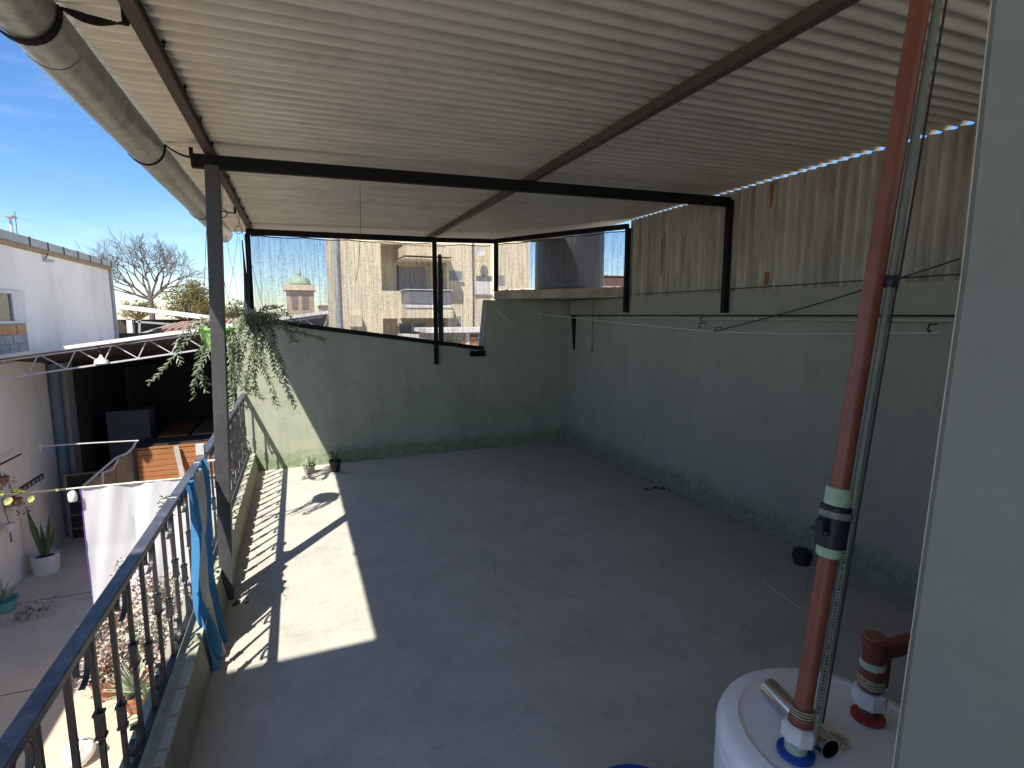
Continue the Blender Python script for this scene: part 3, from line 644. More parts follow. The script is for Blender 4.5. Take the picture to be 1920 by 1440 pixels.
# floor pots by the end wall
def pot(par, c, r, h, m, rim=True):
    c = Vector(c); prf = [(r * .72, 0), (r * .98, h * .8), (r * 1.08, h * .82), (r * 1.08, h), (r * .96, h), (r * .9, h * .85)] if rim else [(r * .9, 0), (r, h), (r * .93, h), (r * .9, h * .85)]
    MB().lathe(c, prf, 22).build('pot', m, par, smooth=True); MB().lathe(c, [(r * .92, h * .84), (.001, h * .88)], 16, caps=False).build('soil', 'soil', par)
a = atZ(580, 888, 0); f1 = thing('potted_plant', 'small spiky succulent in a weathered pot, sunlit at the foot of the end wall', 'potted plant', a)
pot(f1, a, .062, .10, 'conc')
mb = MB()
for k in range(46):
    an = random.uniform(0, 6.28); e = random.uniform(.1, 1.4); d = Vector((math.cos(an) * math.cos(e), math.sin(an) * math.cos(e), math.sin(e))); mb.tube([a + Vector((0, 0, .09)), a + Vector((0, 0, .09)) + d * .05, a + Vector((0, 0, .09)) + d * random.uniform(.07, .12)], [.006, .007, .001], 4)
mb.build('leaves', 'palegreen', f1)
a = atZ(629, 884, 0); a.y = min(a.y, YF - .09); f2 = thing('potted_plant', 'small black pot with a dark knobbly cactus against the shaded end wall', 'potted plant', a)
pot(f2, a, .06, .13, 'potblack')
mb = MB()
for (dx, dz, r_) in ((0, .14, .02), (-.02, .18, .018), (-.028, .215, .02), (.015, .17, .016), (.02, .2, .014)):
    mb.lathe(a + Vector((dx, 0, dz)), [(.002, -r_), (r_ * .8, -r_ * .5), (r_, 0), (r_ * .8, r_ * .6), (.002, r_)], 10)
mb.build('cactus', 'leaf', f2, smooth=True)

cr2 = MB()
for k in range(150):
    x = random.uniform(-.4, 3.3); y = random.uniform(1.2, 6.2)
    if random.random() < .45: x = 3.33 - abs(random.gauss(0, .12))
    r_ = random.uniform(.0015, .006) * (1.5 if random.random() < .1 else 1); cr2.lathe((x, y, 0), [(r_, 0), (r_ * .9, r_ * .5), (.0005, r_ * .8)], 5)
o = cr2.build('floor_grit', 'conc'); o['kind'] = 'stuff'; tag(o, 'scattered grit and crumbs lying on the terrace floor', 'grit')
# ================================================================== WATER HEATER
hx, hy, hz = 1.045, .69, .80; Rh = .245
wh = thing('water_heater', 'white cylindrical water heater with a domed lid beside the close wall', 'water heater', (hx, hy, 0))
MB().lathe((hx, hy, 0), [(Rh - .01, .04), (Rh, .05), (Rh, .735), (Rh - .003, .738), (Rh - .003, .742), (Rh, .745), (Rh + .001, .765), (Rh - .006, .782), (Rh - .02, .793), (Rh - .045, .799), (Rh - .05, .796), (Rh - .06, .796), (.001, .800)], 64, caps=False).build('casing', 'white', wh, smooth=True)
for k in range(3):
    a = k * 2.09 + .3; MB().lathe((hx + .19 * math.cos(a), hy + .19 * math.sin(a), 0), [(.02, 0), (.02, .045)], 10).build('foot', 'potblack', wh)
def nut(c, r, h, n=6): return [(r, 0), (r, h)]
lb = atZ(1572, 1388, .8015); MB().lathe(lb, [(.023, 0), (.023, .001)], 24).build('round_sticker', 'label', wh)
lt = MB()
for i in range(7): 
    w = math.sqrt(max(0, .018 ** 2 - (i * .0055 - .0165) ** 2)); lt.box((lb.x - w, lb.y + i * .0055 - .0165, lb.z + .001), (lb.x + w * .8, lb.y + i * .0055 - .0150, lb.z + .0013))
lt.build('sticker_lines', 'soil', wh)
# cold nozzle with blue ring
cb = Vector((.915, .688, .80)); ct = Vector((1.15, .722, 2.35)); axd = (ct - cb).normalized()
MB().lathe(cb, [(.036, 0), (.036, .006), (.03, .009)], 28).build('blue_ring', 'blue', wh, smooth=True)
MB().lathe(cb, [(.021, .004), (.022, .028)], 20).build('nozzle', 'tape', wh, smooth=True)
hb = Vector((1.151, .697, .80))
MB().lathe(hb, [(.034, 0), (.034, .006), (.028, .009)], 28).build('red_ring', 'red', wh, smooth=True)
MB().lathe(hb, [(.02, .006), (.021, .03)], 20).build('nozzle', 'brass', wh, smooth=True)
# red riser pipe
rp = thing('red_pipe', 'tall brick red water pipe rising from the heater to the canopy', 'pipe', cb)
MB().lathe(cb + axd * .028, [(.030, 0), (.033, .004), (.033, .03), (.026, .036)], 8, ax=axd).build('hex_nut', 'plastic', rp)
MB().lathe(cb + axd * .06, [(.022, 0), (.024, .01), (.023, .02)], 18, ax=axd).build('reducer', 'brass', rp, smooth=True)
tp_ = MB()
for i in range(4): tp_.tube([cb + axd * (.078 + .006 * i + .0015 * t / 12) + (Matrix.Rotation(t * .5236, 3, axd) @ axd.orthogonal().normalized()) * .0215 for t in range(13)], .0022, 4)
tp_.build('twine_wrap', 'twine', rp)
top = cb + axd * 1.92
pp = [cb + axd * t for t in (.08, .25, .425)]; MB().tube(pp, .0175, 20).build('pipe_length', 'redpipe', rp, smooth=True)
pp = [cb + axd * t for t in (.555, .9, 1.2, 1.5, 1.95)]; MB().tube(pp, .0175, 20).build('pipe_length', 'redpipe', rp, smooth=True)
J = cb + axd * .42
MB().lathe(J, [(.0225, 0), (.024, .004), (.024, .022)], 20, ax=axd).build('mint_tape', 'tape', rp, smooth=True)
MB().lathe(J + axd * .105, [(.024, 0), (.0245, .034), (.022, .037)], 20, ax=axd).build('mint_tape', 'tape', rp, smooth=True)
MB().lathe(J + axd * .02, [(.026, 0), (.0285, .003), (.0275, .03), (.0285, .05), (.0275, .07), (.029, .083), (.0265, .086)], 20, ax=axd).build('rubber_sleeve', 'rubber', rp, smooth=True)
cs = axd.cross(Vector((0, 1, 0))).normalized()
cl_ = MB(); cl_.lathe(J + axd * .082, [(.03, 0), (.0305, .006), (.0305, .012), (.029, .013)], 20, ax=axd); cl_.box(J + axd * .075 - cs * .034 + Vector((-.012, -.01, 0)), J + axd * .098 - cs * .034 + Vector((.006, .008, 0)))
cl_.build('hose_clamp', 'greypipe', rp)
cl_ = MB(); cl_.box(J + axd * .055 - cs * .0 + Vector((-.046, -.012, 0)), J + axd * .08 + Vector((-.03, .004, .004))); cl_.tube([J + axd * .06 + Vector((-.04, -.02, 0)), J + axd * .06 + Vector((-.04, .014, 0))], .005, 8)
cl_.build('clamp_screw', 'rubber', rp)
gp = thing('thin_grey_pipe', 'thin grey-green conduit strapped along the right of the red pipe', 'pipe', cb + Vector((.03, .02, .05)))
go = Vector((.0175, -.0215, .0))
MB().tube([cb + axd * t + go for t in (.06, .5, .98)], .0066, 12).build('pipe_length', 'greypipe', gp, smooth=True)
MB().tube([cb + axd * t + go * 1.0 for t in (.98, 1.4, 1.95)], .0075, 12).build('pipe_length', 'greypipe', gp, smooth=True)
MB().tube([cb + axd * t + go + Vector((.006, -.008, 0)) for t in (.08, .5, .95)] + [cb + axd * t + go + Vector((.008, -.010, 0)) for t in (1.0, 1.4, 1.95)], .0022, 6).build('cable', 'wire', gp)
MB().lathe(cb + axd * .965 + go, [(.012, 0), (.013, .01), (.012, .022)], 12, ax=axd).build('coupling', 'rubber', gp)
wd = MB()
for i in range(60): 
    t = .1 + i * .0068; wd.box(cb + axd * t + go + Vector((-.0095, -.0045, 0)), cb + axd * t + go + Vector((-.0035, -.0035, random.uniform(.001, .004))))
wd.build('printed_marks', 'rubber', gp)
# hot outlet tee
ho = thing('outlet_fitting', 'red-brown elbow fitting wrapped in twine on the hot outlet of the heater', 'pipe fitting', hb)
MB().lathe(hb + Vector((0, 0, .032)), [(.03, 0), (.034, .005), (.034, .034), (.028, .038)], 8).build('hex_nut', 'plastic', ho)
MB().lathe(hb + Vector((0, 0, .07)), [(.021, 0), (.025, .006), (.022, .016), (.0225, .10), (.026, .105), (.026, .12), (.02, .124)], 20).build('pipe_body', 'brass', ho, smooth=True)
e_ = MB(); e_.tube([hb + Vector((0, 0, .15)), hb + Vector((.02, -.002, .158)), hb + Vector((.06, -.004, .158)), hb + Vector((.12, -.006, .156))], .0205, 16); e_.tube([hb + Vector((.05, .012, .06)), hb + Vector((.05, .01, .15))], .017, 14)
e_.build('elbow', 'brass', ho, smooth=True)
MB().lathe(hb + Vector((0, 0, .186)), [(.0245, -.062), (.026, -.054), (.0245, -.046)], 16).build('mint_tape', 'tape', ho, smooth=True)
MB().lathe(hb + Vector((0, 0, .186)), [(.0235, 0), (.022, .012), (.012, .018), (.002, .02)], 16).build('cap', 'redpipe', ho, smooth=True)
tp_ = MB()
for i, z in enumerate((.085, .0875, .09, .0925, .095, .0975)):
    tp_.tube([hb + Vector((.0245 * math.cos(t * .5), .0245 * math.sin(t * .5), z + .004 * math.sin(t * .5 + i))) for t in range(14)], .0022, 4)
tp_.build('twine_wrap', 'twine', ho)
# chrome tube lying on the lid
ca = atZ(1441, 1288, .823); cb2 = atZ(1557, 1405, .823)
ch = MB(); d = (cb2 - ca).normalized(); ch.lathe(ca, [(.0215, 0), (.022, .002), (.022, (cb2 - ca).length), (.0195, (cb2 - ca).length), (.0195, .02), (.001, .02)], 28, ax=d, caps=False); ch.lathe(ca, [(.001, .001), (.0215, .0)], 28, ax=d, caps=False)
tag(ch.build('chrome_tube', 'chrome', None, smooth=True), 'short shiny chrome tube lying on the water heater lid', 'metal tube')
# things on the floor by the side wall
a = atZ(1503, 1056, 0); dv = MB(); dv.lathe(a, [(.05, 0), (.05, .03), (.062, .035), (.066, .06), (.058, .09), (.03, .108), (.001, .112)], 24)
tag(dv.build('drain_dome', 'potblack', None, smooth=True), 'small dark domed vent cap on the floor near the side wall', 'vent cap')
a = atZ(1512, 1112, 0); b_ = atY(1519, 1062, a.y + .02); sk_ = MB(); sk_.tube([a, b_], .005, 8)
tag(sk_.build('thin_stake', 'greypipe', None), 'thin upright stake standing on the floor next to the domed vent cap', 'stake')
a = atZ(1238, 918, 0); st_ = MB()
for k in range(16):
    p = a + Vector((random.uniform(-.16, .16), random.uniform(-.08, .08), 0)); r_ = random.uniform(.006, .022); st_.lathe(p, [(r_, 0), (r_ * .8, r_ * .5), (.001, r_ * .6)], 6)
tag(st_.build('rubble', 'soil', None), 'little heap of dark debris on the floor against the side wall', 'debris')
a = atZ(452, 1128, 0); st_ = MB()
for k in range(7):
    p = a + Vector((random.uniform(-.05, .05), random.uniform(-.03, .03), 0)); r_ = random.uniform(.006, .016); st_.lathe(p, [(r_, 0), (r_ * .8, r_ * .4), (.001, r_ * .5)], 6)
tag(st_.build('debris', 'soil', None), 'scrap of dark debris on the floor at the foot of the grey post', 'debris')
a = atZ(1145, 1443, .12); bb = thing('blue_basin', 'blue plastic basin just entering the bottom edge of the view', 'basin', (a.x, a.y - .17, 0))
MB().lathe((a.x, a.y - .17, 0), [(.12, 0), (.165, .118), (.175, .12), (.175, .126), (.16, .126), (.115, .008), (.001, .008)], 32).build('bowl', 'blue', bb, smooth=True)

# ================================================================== ROD, CORDS ON THE SIDE WALL
X_ = XW - .03
MB_ = MB(); MB_.tube([(X_, 1.5, 1.672), (X_, 3, 1.668), (X_, 4.6, 1.667), (X_, 6.02, 1.668)], .011, 10)
wp = thing('wall_pole', 'long ivory pole fixed along the joint line of the side wall', 'pole', (X_, 4, 1.67))
MB_.build('pole', 'ivory', wp, smooth=True)
for yy in (2.1, 3.7, 5.4): MB().box((X_ - .012, yy, 1.655), (XW - .001, yy + .012, 1.684)).build('clip', 'black', wp)
sp = MB(); sp.add([(XW - .004, 6.02, 1.69), (XW - .004, 6.13, 1.69), (XW - .004, 6.07, 1.25), (XW - .004, 6.045, 1.25), (XW - .016, 6.02, 1.69), (XW - .016, 6.13, 1.69), (XW - .016, 6.07, 1.25), (XW - .016, 6.045, 1.25)], [(4, 5, 6, 7), (0, 4, 7, 3), (1, 2, 6, 5), (3, 7, 6, 2), (0, 1, 5, 4), (0, 3, 2, 1)])
tag(sp.build('hanging_strap', 'black', None), 'tapering black strap hanging at the far end of the ivory pole', 'strap')  # thin tapered black strip on the wall below the pole end
c_ = MB(); p = atX(1113, 562, X_); q = atX(1110, 655, X_); c_.tube([p, p.lerp(q, .5) + Vector((0, .01, 0)), q], .0035, 6); c_.lathe(q, [(.006, -.03), (.009, -.01), (.004, .01)], 8)
tag(c_.build('hanging_cable', 'wire', None), 'short black cable with a plug hanging below the tank slab', 'cable')
def rope(pts, r, m, name, lab, cat):
    mb = MB(); mb.tube(pts, r, 6); return tag(mb.build(name, m, None), lab, cat)
A = atY(1010, 588, YF - .03); B = atX(1340, 622, XW - .08); C_ = atX(1762, 624, XW - .08)
def sagl(a, b, s, n=14): return [a.lerp(b, i / n) - Vector((0, 0, s * math.sin(math.pi * i / n))) for i in range(n + 1)]
rope(sagl(A, B, .01) + sagl(B, C_, .012)[1:], .0034, 'cord', 'clothes_line', 'pale thin clothes line running from the end wall along the side wall', 'clothes line')
D_ = atX(1800, 485, XW - .12)
rope(sagl(B + Vector((0, 0, .004)), D_, .02), .0045, 'wire', 'dark_cable', 'dark cable sagging up across the side wall to the right', 'cable')
rope(sagl(atX(1190, 552, XW + .0), atX(1800, 514, XW + .0), .004), .0035, 'wire', 'black_wire', 'thin black wire along the bottom of the corrugated screen', 'wire')
for (u, v, lab) in ((1320, 612, 'left hook of the pair holding the clothes line on the side wall'), (1350, 620, 'right hook of the pair holding the clothes line on the side wall'), (1752, 618, 'curled hook holding the clothes line beside the red pipe')):
    p = atX(u, v, XW - .02); g = MB(); g.tube([p + Vector((.02, 0, .03)), p + Vector((-.05, 0, .03)), p + Vector((-.06, 0, .0)), p + Vector((-.045, 0, -.014)), p + Vector((-.03, .0, -.004))], .004, 6)
    tag(g.build('wall_hook', 'black', None), lab, 'hook', 'clothes line hooks')
p = atY(930, 581, YF); q = atY(963, 607, YF - .12); g = MB(); g.tube([p, q], .005, 8); g.lathe(p + Vector((0, -.012, 0)), [(.014, 0), (.014, .012)], 10, ax=(0, 1, 0))
tag(g.build('wall_peg', 'cord', None), 'short pale rod sticking out of the end wall below the slab', 'rod')
p = atY(1010, 588, YF); g = MB(); g.lathe(p + Vector((0, -.02, 0)), [(.012, 0), (.012, .02)], 10, ax=(0, 1, 0)); g.tube([p + Vector((0, -.02, 0)), p + Vector((0, -.025, -.07))], .0025, 5); g.tube([p + Vector((.03, -.02, 0)), p + Vector((.03, -.025, -.06))], .0025, 5)
tag(g.build('line_anchor', 'cord', None), 'pale anchor on the end wall where the clothes line starts', 'hook')
rope(sagl(atZ(1430, 1090, .004), atZ(1500, 1140, .004), 0, 4), .003, 'cord', 'floor_cord', 'faint curved bit of cord lying on the floor left of the stake', 'cord')

# ================================================================== LEFT YARD
WX = -4.6
lb_ = thing('neighbour_building', 'long whitewashed building with a grey fascia across the patio', 'building', (WX, 13, GZ))
MB().box((WX - .25, -3, GZ), (WX, 9.5, 1.7)).build('low_wall', 'lwhite', lb_)
MB().prism([(9.5, GZ), (17.5, GZ), (17.5, 3.0), (9.5, 3.0)], 0, WX - 5, WX).build('high_wall', 'lwhite', lb_)
MB().box((WX - 5.1, 9.4, 2.985), (WX + .10, 17.75, 3.13)).build('fascia', 'fascia', lb_)
MB().box((WX + .002, 9.4, 2.90), (WX + .05, 17.5, 2.982)).build('eaves_strip', 'tanwood', lb_)
MB().tube([(WX + .04, 17.42, 2.9), (WX + .04, 17.45, 1.0), (WX + .04, 17.45, 0)], .04, 8).build('corner_pipe', 'fascia', lb_)
for i in range(7):
    yy = 12.6 + i * .78; MB().box((WX + .102, yy, 2.97), (WX + .115, yy + .03, 3.14)).build('fascia_joint', 'purlin', lb_)
# window with reveal
wn = MB(); wn.box((WX + .002, 10.7, 2.07), (WX + .05, 12.35, 2.12)); wn.box((WX + .002, 10.7, 1.56), (WX + .05, 12.35, 1.60)); wn.box((WX + .002, 11.95, 1.6), (WX + .03, 12.35, 2.07)); wn.box((WX + .002, 11.86, 1.6), (WX + .04, 11.95, 2.07)); wn.box((WX + .002, 11.3, 1.6), (WX + .04, 11.36, 2.07))
w_ = wn.build('window', 'potwhite', lb_); MB().box((WX + .003, 10.7, 1.6), (WX + .012, 11.86, 2.07)).build('pane', 'glassd', w_)
# brick infill below window
mo = MB().box((WX + .001, 10.6, .9), (WX + .02, 12.32, 1.555)).build('mortar_bed', 'mortar', lb_)
for r_ in range(4):
    yy = 10.62 + (r_ % 2) * .16
    while yy < 12.05:
        MB().box((WX + .01, yy, 1.37 - r_ * .16), (WX + .034 + random.random() * .006, yy + .30, 1.37 - r_ * .16 + .145)).build('brick', 'brick' if r_ == 0 else 'brickold', lb_); yy += .325
an = thing('antenna', 'short pale antenna mast on the roof edge of the white building', 'antenna', (WX, 12.3, 3.13))
MB().tube([(WX - .02, 12.3, 3.0), (WX - .02, 12.3, 3.42)], .025, 8).build('mast', 'trusswhite', an); MB().box((WX - .08, 12.2, 3.42), (WX + .04, 12.42, 3.45)).build('plate', 'fascia', an)
MB().tube([(WX - .02, 12.5, 3.1), (WX - .02, 12.5, 3.56)], .006, 6).build('rod', 'wire', an)
wl = thing('wall_lamp', 'small pale lamp under the eaves of the white building', 'lamp', (WX, 13.4, 2.72))
p = atX(82, 489, WX); MB().box((WX, p.y - .05, p.z - .02), (WX + .16, p.y + .07, p.z + .03)).build('lamp_head', 'trusswhite', wl); MB().tube([(WX + .02, p.y, p.z + .02), (WX + .08, p.y, p.z + .15)], .01, 6).build('arm', 'wire', wl)
# pillar and drainpipe where the wall ends under the shed roof
pl = thing('shed_pillar', 'pale plaster pillar at the mouth of the dark shed', 'pillar', (-4.45, 13.6, GZ))
p = atX(158, 800, -4.5); MB().box((-4.62, 13.15, GZ), (-4.36, 13.5, .75)).build('pillar', 'pillar', pl)
tag(MB().tube([(-4.5, 13.0, .75), (-4.5, 13.0, GZ)], .09, 12).build('drainpipe', 'bluepipe', None, smooth=True), 'blue-grey drainpipe running down beside the shed pillar', 'pipe')
# shed
SY = 11.2
def shz(x): return .994 + .1437 * (x + 4.556)
sh = thing('open_shed', 'dark open-fronted shed behind a white lattice truss across the patio', 'shed', (-2, SY, GZ))
rs = MB(); xs = [-4.6, .6]
rs.add([(-4.6, SY - .1, shz(-4.6)), (.6, SY - .1, shz(.6)), (.6, 18, shz(.6) - .9), (-4.6, 18, shz(-4.6) - .75), (-4.6, SY - .1, shz(-4.6) + .06), (.6, SY - .1, shz(.6) + .06), (.6, 18, shz(.6) - .84), (-4.6, 18, shz(-4.6) - .69)],
       [(0, 3, 2, 1), (4, 5, 6, 7), (0, 1, 5, 4), (1, 2, 6, 5), (2, 3, 7, 6), (3, 0, 4, 7)])
rs.build('roof', 'roofwhite', sh)
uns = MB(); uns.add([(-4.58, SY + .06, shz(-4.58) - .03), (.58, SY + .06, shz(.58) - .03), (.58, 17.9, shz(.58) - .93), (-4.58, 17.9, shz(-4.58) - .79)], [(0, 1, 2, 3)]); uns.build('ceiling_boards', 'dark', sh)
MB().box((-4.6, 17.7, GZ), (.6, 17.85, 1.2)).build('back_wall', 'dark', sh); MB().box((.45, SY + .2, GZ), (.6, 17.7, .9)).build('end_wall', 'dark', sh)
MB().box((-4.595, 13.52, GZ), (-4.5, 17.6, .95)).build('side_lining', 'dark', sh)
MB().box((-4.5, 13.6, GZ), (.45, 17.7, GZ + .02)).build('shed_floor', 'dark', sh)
tr = MB(); tr.bar((-4.6, SY, shz(-4.6) - .045), (.5, SY, shz(.5) - .045), .05, .03); tr.build('top_chord', 'trusswhite', sh)
tr = MB(); tr.bar((-4.6, SY, shz(-4.6) - .335), (.5, SY, shz(.5) - .345), .045, .028); tr.build('bottom_chord', 'trusswhite', sh)
x = -4.52; i = 0
while x < .3:
    a = (x, SY, shz(x) - .06); b = (x + .31, SY, shz(x + .31) - .33); c = (x + .45, SY, shz(x + .45) - .06)
    MB().bar(a, b, .016, .016).build('web_bar', 'trusswhite', sh); MB().bar(b, c, .016, .016).build('web_bar', 'trusswhite', sh); x += .52
lp = thing('shed_lamp', 'round pale lamp shade hanging from the lattice truss', 'lamp', (-3.2, SY, .75))
p = atY(190, 676, SY - .05); MB().lathe(p, [(.11, -.05), (.10, 0), (.03, .06), (.02, .1)], 18).build('lamp_shade', 'potwhite', lp, smooth=True)
MB().tube([p + Vector((0, 0, .1)), p + Vector((-.03, 0, .2)), p + Vector((0, .04, .36))], .008, 6).build('cord', 'wire', lp)
cw = MB(); cw.tube([atY(190, 640, SY - .04), atY(225, 648, SY - .04), atY(252, 640, SY - .04), atY(262, 628, SY - .04)], .008, 5)
tag(cw.build('truss_cable', 'purlin', None), 'slack cable looped along the lattice truss', 'cable')
tag(MB().box((-4.16, 14.5, GZ), (-3.32, 15.1, atY(200, 772, 14.5).z)).build('grey_cabinet', 'shedgrey', None, bevel=.02), 'dim grey cabinet standing deep inside the dark shed', 'cabinet')
lp2 = thing('lumber_pile', 'dim stack of planks lying deep in the dark shed', 'planks', (-2.0, 14.5, GZ))
for r_ in range(9):
    for k in range(3):
        x0 = -3.1 + k * .62 + random.uniform(-.05, .05); MB().box((x0, 14.3 + random.uniform(-.12, .12), GZ + .3 + r_ * .16), (x0 + .58, 16.2, GZ + .3 + r_ * .16 + random.uniform(.06, .12))).build('plank', random.choice(['tanwood', 'wood', 'shedgrey']), lp2)
# crate of orange boards
cx0, cx1, cyy = -3.0, -1.35, 12.0
cr_ = thing('board_crate', 'large crate of orange horizontal boards at the front of the shed', 'crate', (-2.2, cyy, GZ))
z = GZ + .05
while z < -.92:
    h = .10 + random.uniform(-.006, .006)
    MB().box((cx0, cyy - random.uniform(0, .008), z), (cx1, cyy + .025, z + h)).build('board', 'wood', cr_); z += h + .008
MB().box((cx0 - .07, cyy - .02, GZ), (cx0 - .005, cyy + 1.0, -.86)).build('corner_post', 'dark', cr_)
MB().box((cx0 - .05, cyy - .01, -.905), (cx1, cyy + .06, -.875)).build('top_board', 'wood', cr_)
MB().box((cx0, cyy + .05, -.915), (cx1, cyy + 1.0, -.89)).build('lid', 'dark', cr_)
pb = MB(); pb.bar(atY(330, 836, 11.93), atY(345, 905, 11.7), .09, .03, up=(0, 1, 0)); tag(pb.build('leaning_board', 'pillar', None), 'pale board leaning down across the orange crate', 'board')
tpn = thing('tan_panel', 'tan plywood panels stepping down behind the bedsheet', 'panel', (-3.4, 12, GZ))
for (ua, ub, va, vb) in ((215, 252, 868, 840), (193, 214, 885, 870), (163, 192, 905, 888)):
    a = atY(ua, va, 12.05); b = atY(ub, vb, 12.05); MB().add([(a.x, 12.05, GZ), (b.x, 12.05, GZ), (b.x, 12.05, b.z), (a.x, 12.05, a.z), (a.x, 12.09, GZ), (b.x, 12.09, GZ), (b.x, 12.09, b.z), (a.x, 12.09, a.z)], [(0, 1, 2, 3), (7, 6, 5, 4), (0, 4, 5, 1), (1, 5, 6, 2), (2, 6, 7, 3), (3, 7, 4, 0)]).build('plywood', 'tanwood', tpn)
rr = MB(); rr.tube([atY(155, 912, 11.7), atY(218, 858, 11.8), atY(238, 850, 11.8), atY(250, 838, 11.9), atY(256, 826, 11.9)], .022, 6); rr.tube([atY(192, 885, 11.75), atY(193, 915, 11.75)], .02, 6); rr.tube([atY(190, 887, 11.75), atY(212, 880, 11.75), atY(222, 860, 11.75)], .016, 6)
tag(rr.build('bent_rail', 'trusswhite', None), 'bent pale metal rail sloping down towards the bedsheet', 'rail')
rd = MB(); rd.tube([atY(75, 837, 11.0), atY(165, 831, 11.0), atY(260, 826, 11.0)], .012, 6); rd.tube([atY(75, 830, 11.0), atY(76, 846, 11.0)], .012, 6)
tag(rd.build('wall_rod', 'trusswhite', None), 'thin horizontal rod in front of the drainpipe', 'rod')
lad = thing('shelf_rack', 'low brown wooden rack against the end of the white wall', 'rack', (-4.1, 13, GZ))
for dx in (0, .5): MB().box((-4.45 + dx, 12.75, GZ), (-4.4 + dx, 12.82, -1.45)).build('upright', 'tanwood', lad)
for k in range(5): MB().box((-4.4, 12.75, GZ + .2 + k * .28), (-3.95, 12.8, GZ + .23 + k * .28)).build('shelf', 'tanwood', lad)
MB().box((-4.4, 12.81, GZ), (-3.95, 12.85, -1.48)).build('back_panel', 'dark', lad)

# bedsheet on its line
YS = 8.5
bs = thing('bedsheet', 'large white bedsheet with a violet hem hanging on the patio line', 'sheet', (-2.1, YS, -.6))
def bsf(u, v, lens_fringe=0):
    x = -2.80 + u * 1.75 - .02 * v; z = -.6 - .008 * u - v * 1.80
    return (x, YS + .05 * math.sin(u * 7 + v) * (.2 + v) + .022 * math.sin(u * 23 + v * 2) + .008 * math.sin(u * 51 + v * 9) + (.012 if int(u * 40) in (13, 27) else 0) + (.008 if int(v * 20) in (9, 10) else 0), z - .015 * math.sin(u * 31))
MB().grid(bsf, 40, 20).build('cloth', 'sheet', bs, smooth=True)
hm = MB(); hm.tube([Vector(bsf(0, v / 16)) for v in range(17)], .008, 5); hm.build('hem', 'sheethem', bs, smooth=True)  # violet lens colour fringe, modelled as a thin edge on the sheet
cl2 = MB(); cl2.tube([(-4.6, YS, -.56), (-3.6, YS, -.60), (-2.8, YS, -.595), (-1.0, YS, -.61), (-.7, YS, -.6)], .012, 6)
tag(cl2.build('patio_clothes_line', 'cord', None), 'pale line that carries the bedsheet across the patio', 'clothes line')
vn = thing('vine', 'yellow-green leafy vine running along the patio clothes line', 'vine', (-3.6, YS, -.58))
MB().tube([(-4.6, YS - .02, -.62), (-4.2, YS - .03, -.6), (-3.7, YS - .02, -.57), (-3.3, YS - .02, -.59), (-2.95, YS - .02, -.585)], .01, 5).build('stem', 'bark', vn)
for (x, dz, L_) in ((-4.46, .05, .11), (-4.4, -.04, .12), (-3.9, -.05, .11), (-3.85, .04, .12), (-3.35, .03, .1), (-4.32, .03, .12), (-4.25, -.05, .13), (-4.12, .04, .10), (-3.78, .06, .13), (-3.72, -.02, .14), (-3.62, .05, .11), (-3.5, -.04, .12), (-3.42, .07, .09), (-3.28, -.06, .1), (-3.05, .03, .07)):
    p = Vector((x, YS - .04, -.6 + dz * .4)); mb = MB(); d = Vector((random.uniform(-.7, .7), -.4, dz * 12)).normalized(); sd2 = d.cross(Vector((0, -1, .2))).normalized()
    mb.add([p, p + d * L_ * .3 + sd2 * L_ * .32, p + d * L_ * .65 + sd2 * L_ * .36, p + d * L_, p + d * L_ * .65 - sd2 * L_ * .36 + Vector((0, -.02, 0)), p + d * L_ * .3 - sd2 * L_ * .32, p + d * L_ * .5 + Vector((0, .02, 0))], [(0, 1, 6), (1, 2, 6), (2, 3, 6), (3, 4, 6), (4, 5, 6), (5, 0, 6)])
    mb.build('leaf', 'yleaf', vn)
pg = MB(); pg.lathe(atY(137, 940, YS - .05), [(.04, 0), (.05, .02), (.05, .11), (.03, .14)], 12); tag(pg.build('hanging_jar', 'plastic', None, smooth=True), 'small white jar hanging at the left corner of the bedsheet', 'jar')

# things on the white wall
vt = thing('vent_strip', 'dark slanted strip of vent blocks on the white wall', 'vent', (WX, 11.8, -1.3))
MB().box((WX + .001, 11.1, -1.37), (WX + .02, 12.3, -1.27)).build('frame', 'dark', vt)
for k in range(7): MB().box((WX + .015, 11.2 + k * .155, -1.35), (WX + .03, 11.28 + k * .155, -1.29)).build('block', 'fascia', vt)
def rosette(par, c, n, L, w, m, up=.4):
    mb = MB()
    for k in range(n):
        a = random.uniform(0, 6.28); e = random.uniform(up, 1.3); d = Vector((math.cos(a) * math.cos(e), math.sin(a) * math.cos(e), math.sin(e))); mb.leaf(c, d, (0, 0, 1), L * random.uniform(.7, 1.1), w, .25)
    return mb.build('leaves', m, par)
def bushy(par, c, rx, rz_, n, mats, L=.06, name='foliage', flat=.8):
    for i, m in enumerate(mats):
        mb = MB()
        for k in range(n // len(mats)):
            a = random.uniform(0, 6.28); t = random.random() ** .5; h = random.random()
            p = Vector(c) + Vector((math.cos(a) * t * rx * (1 - .3 * h), math.sin(a) * t * rx * (1 - .3 * h), h * rz_ * (1 - .35 * t)))
            if mnoise.noise(p * 7 + Vector((i * 3, 0, 0))) < -.18: continue
            d = Vector((random.uniform(-1, 1), random.uniform(-1, 1), random.uniform(-.4, .9))); mb.leaf(p, d, (random.uniform(-1, 1), random.uniform(-1, 1), 1), L * random.uniform(.6, 1.3), L * .55)
        mb.build(name, m, par)
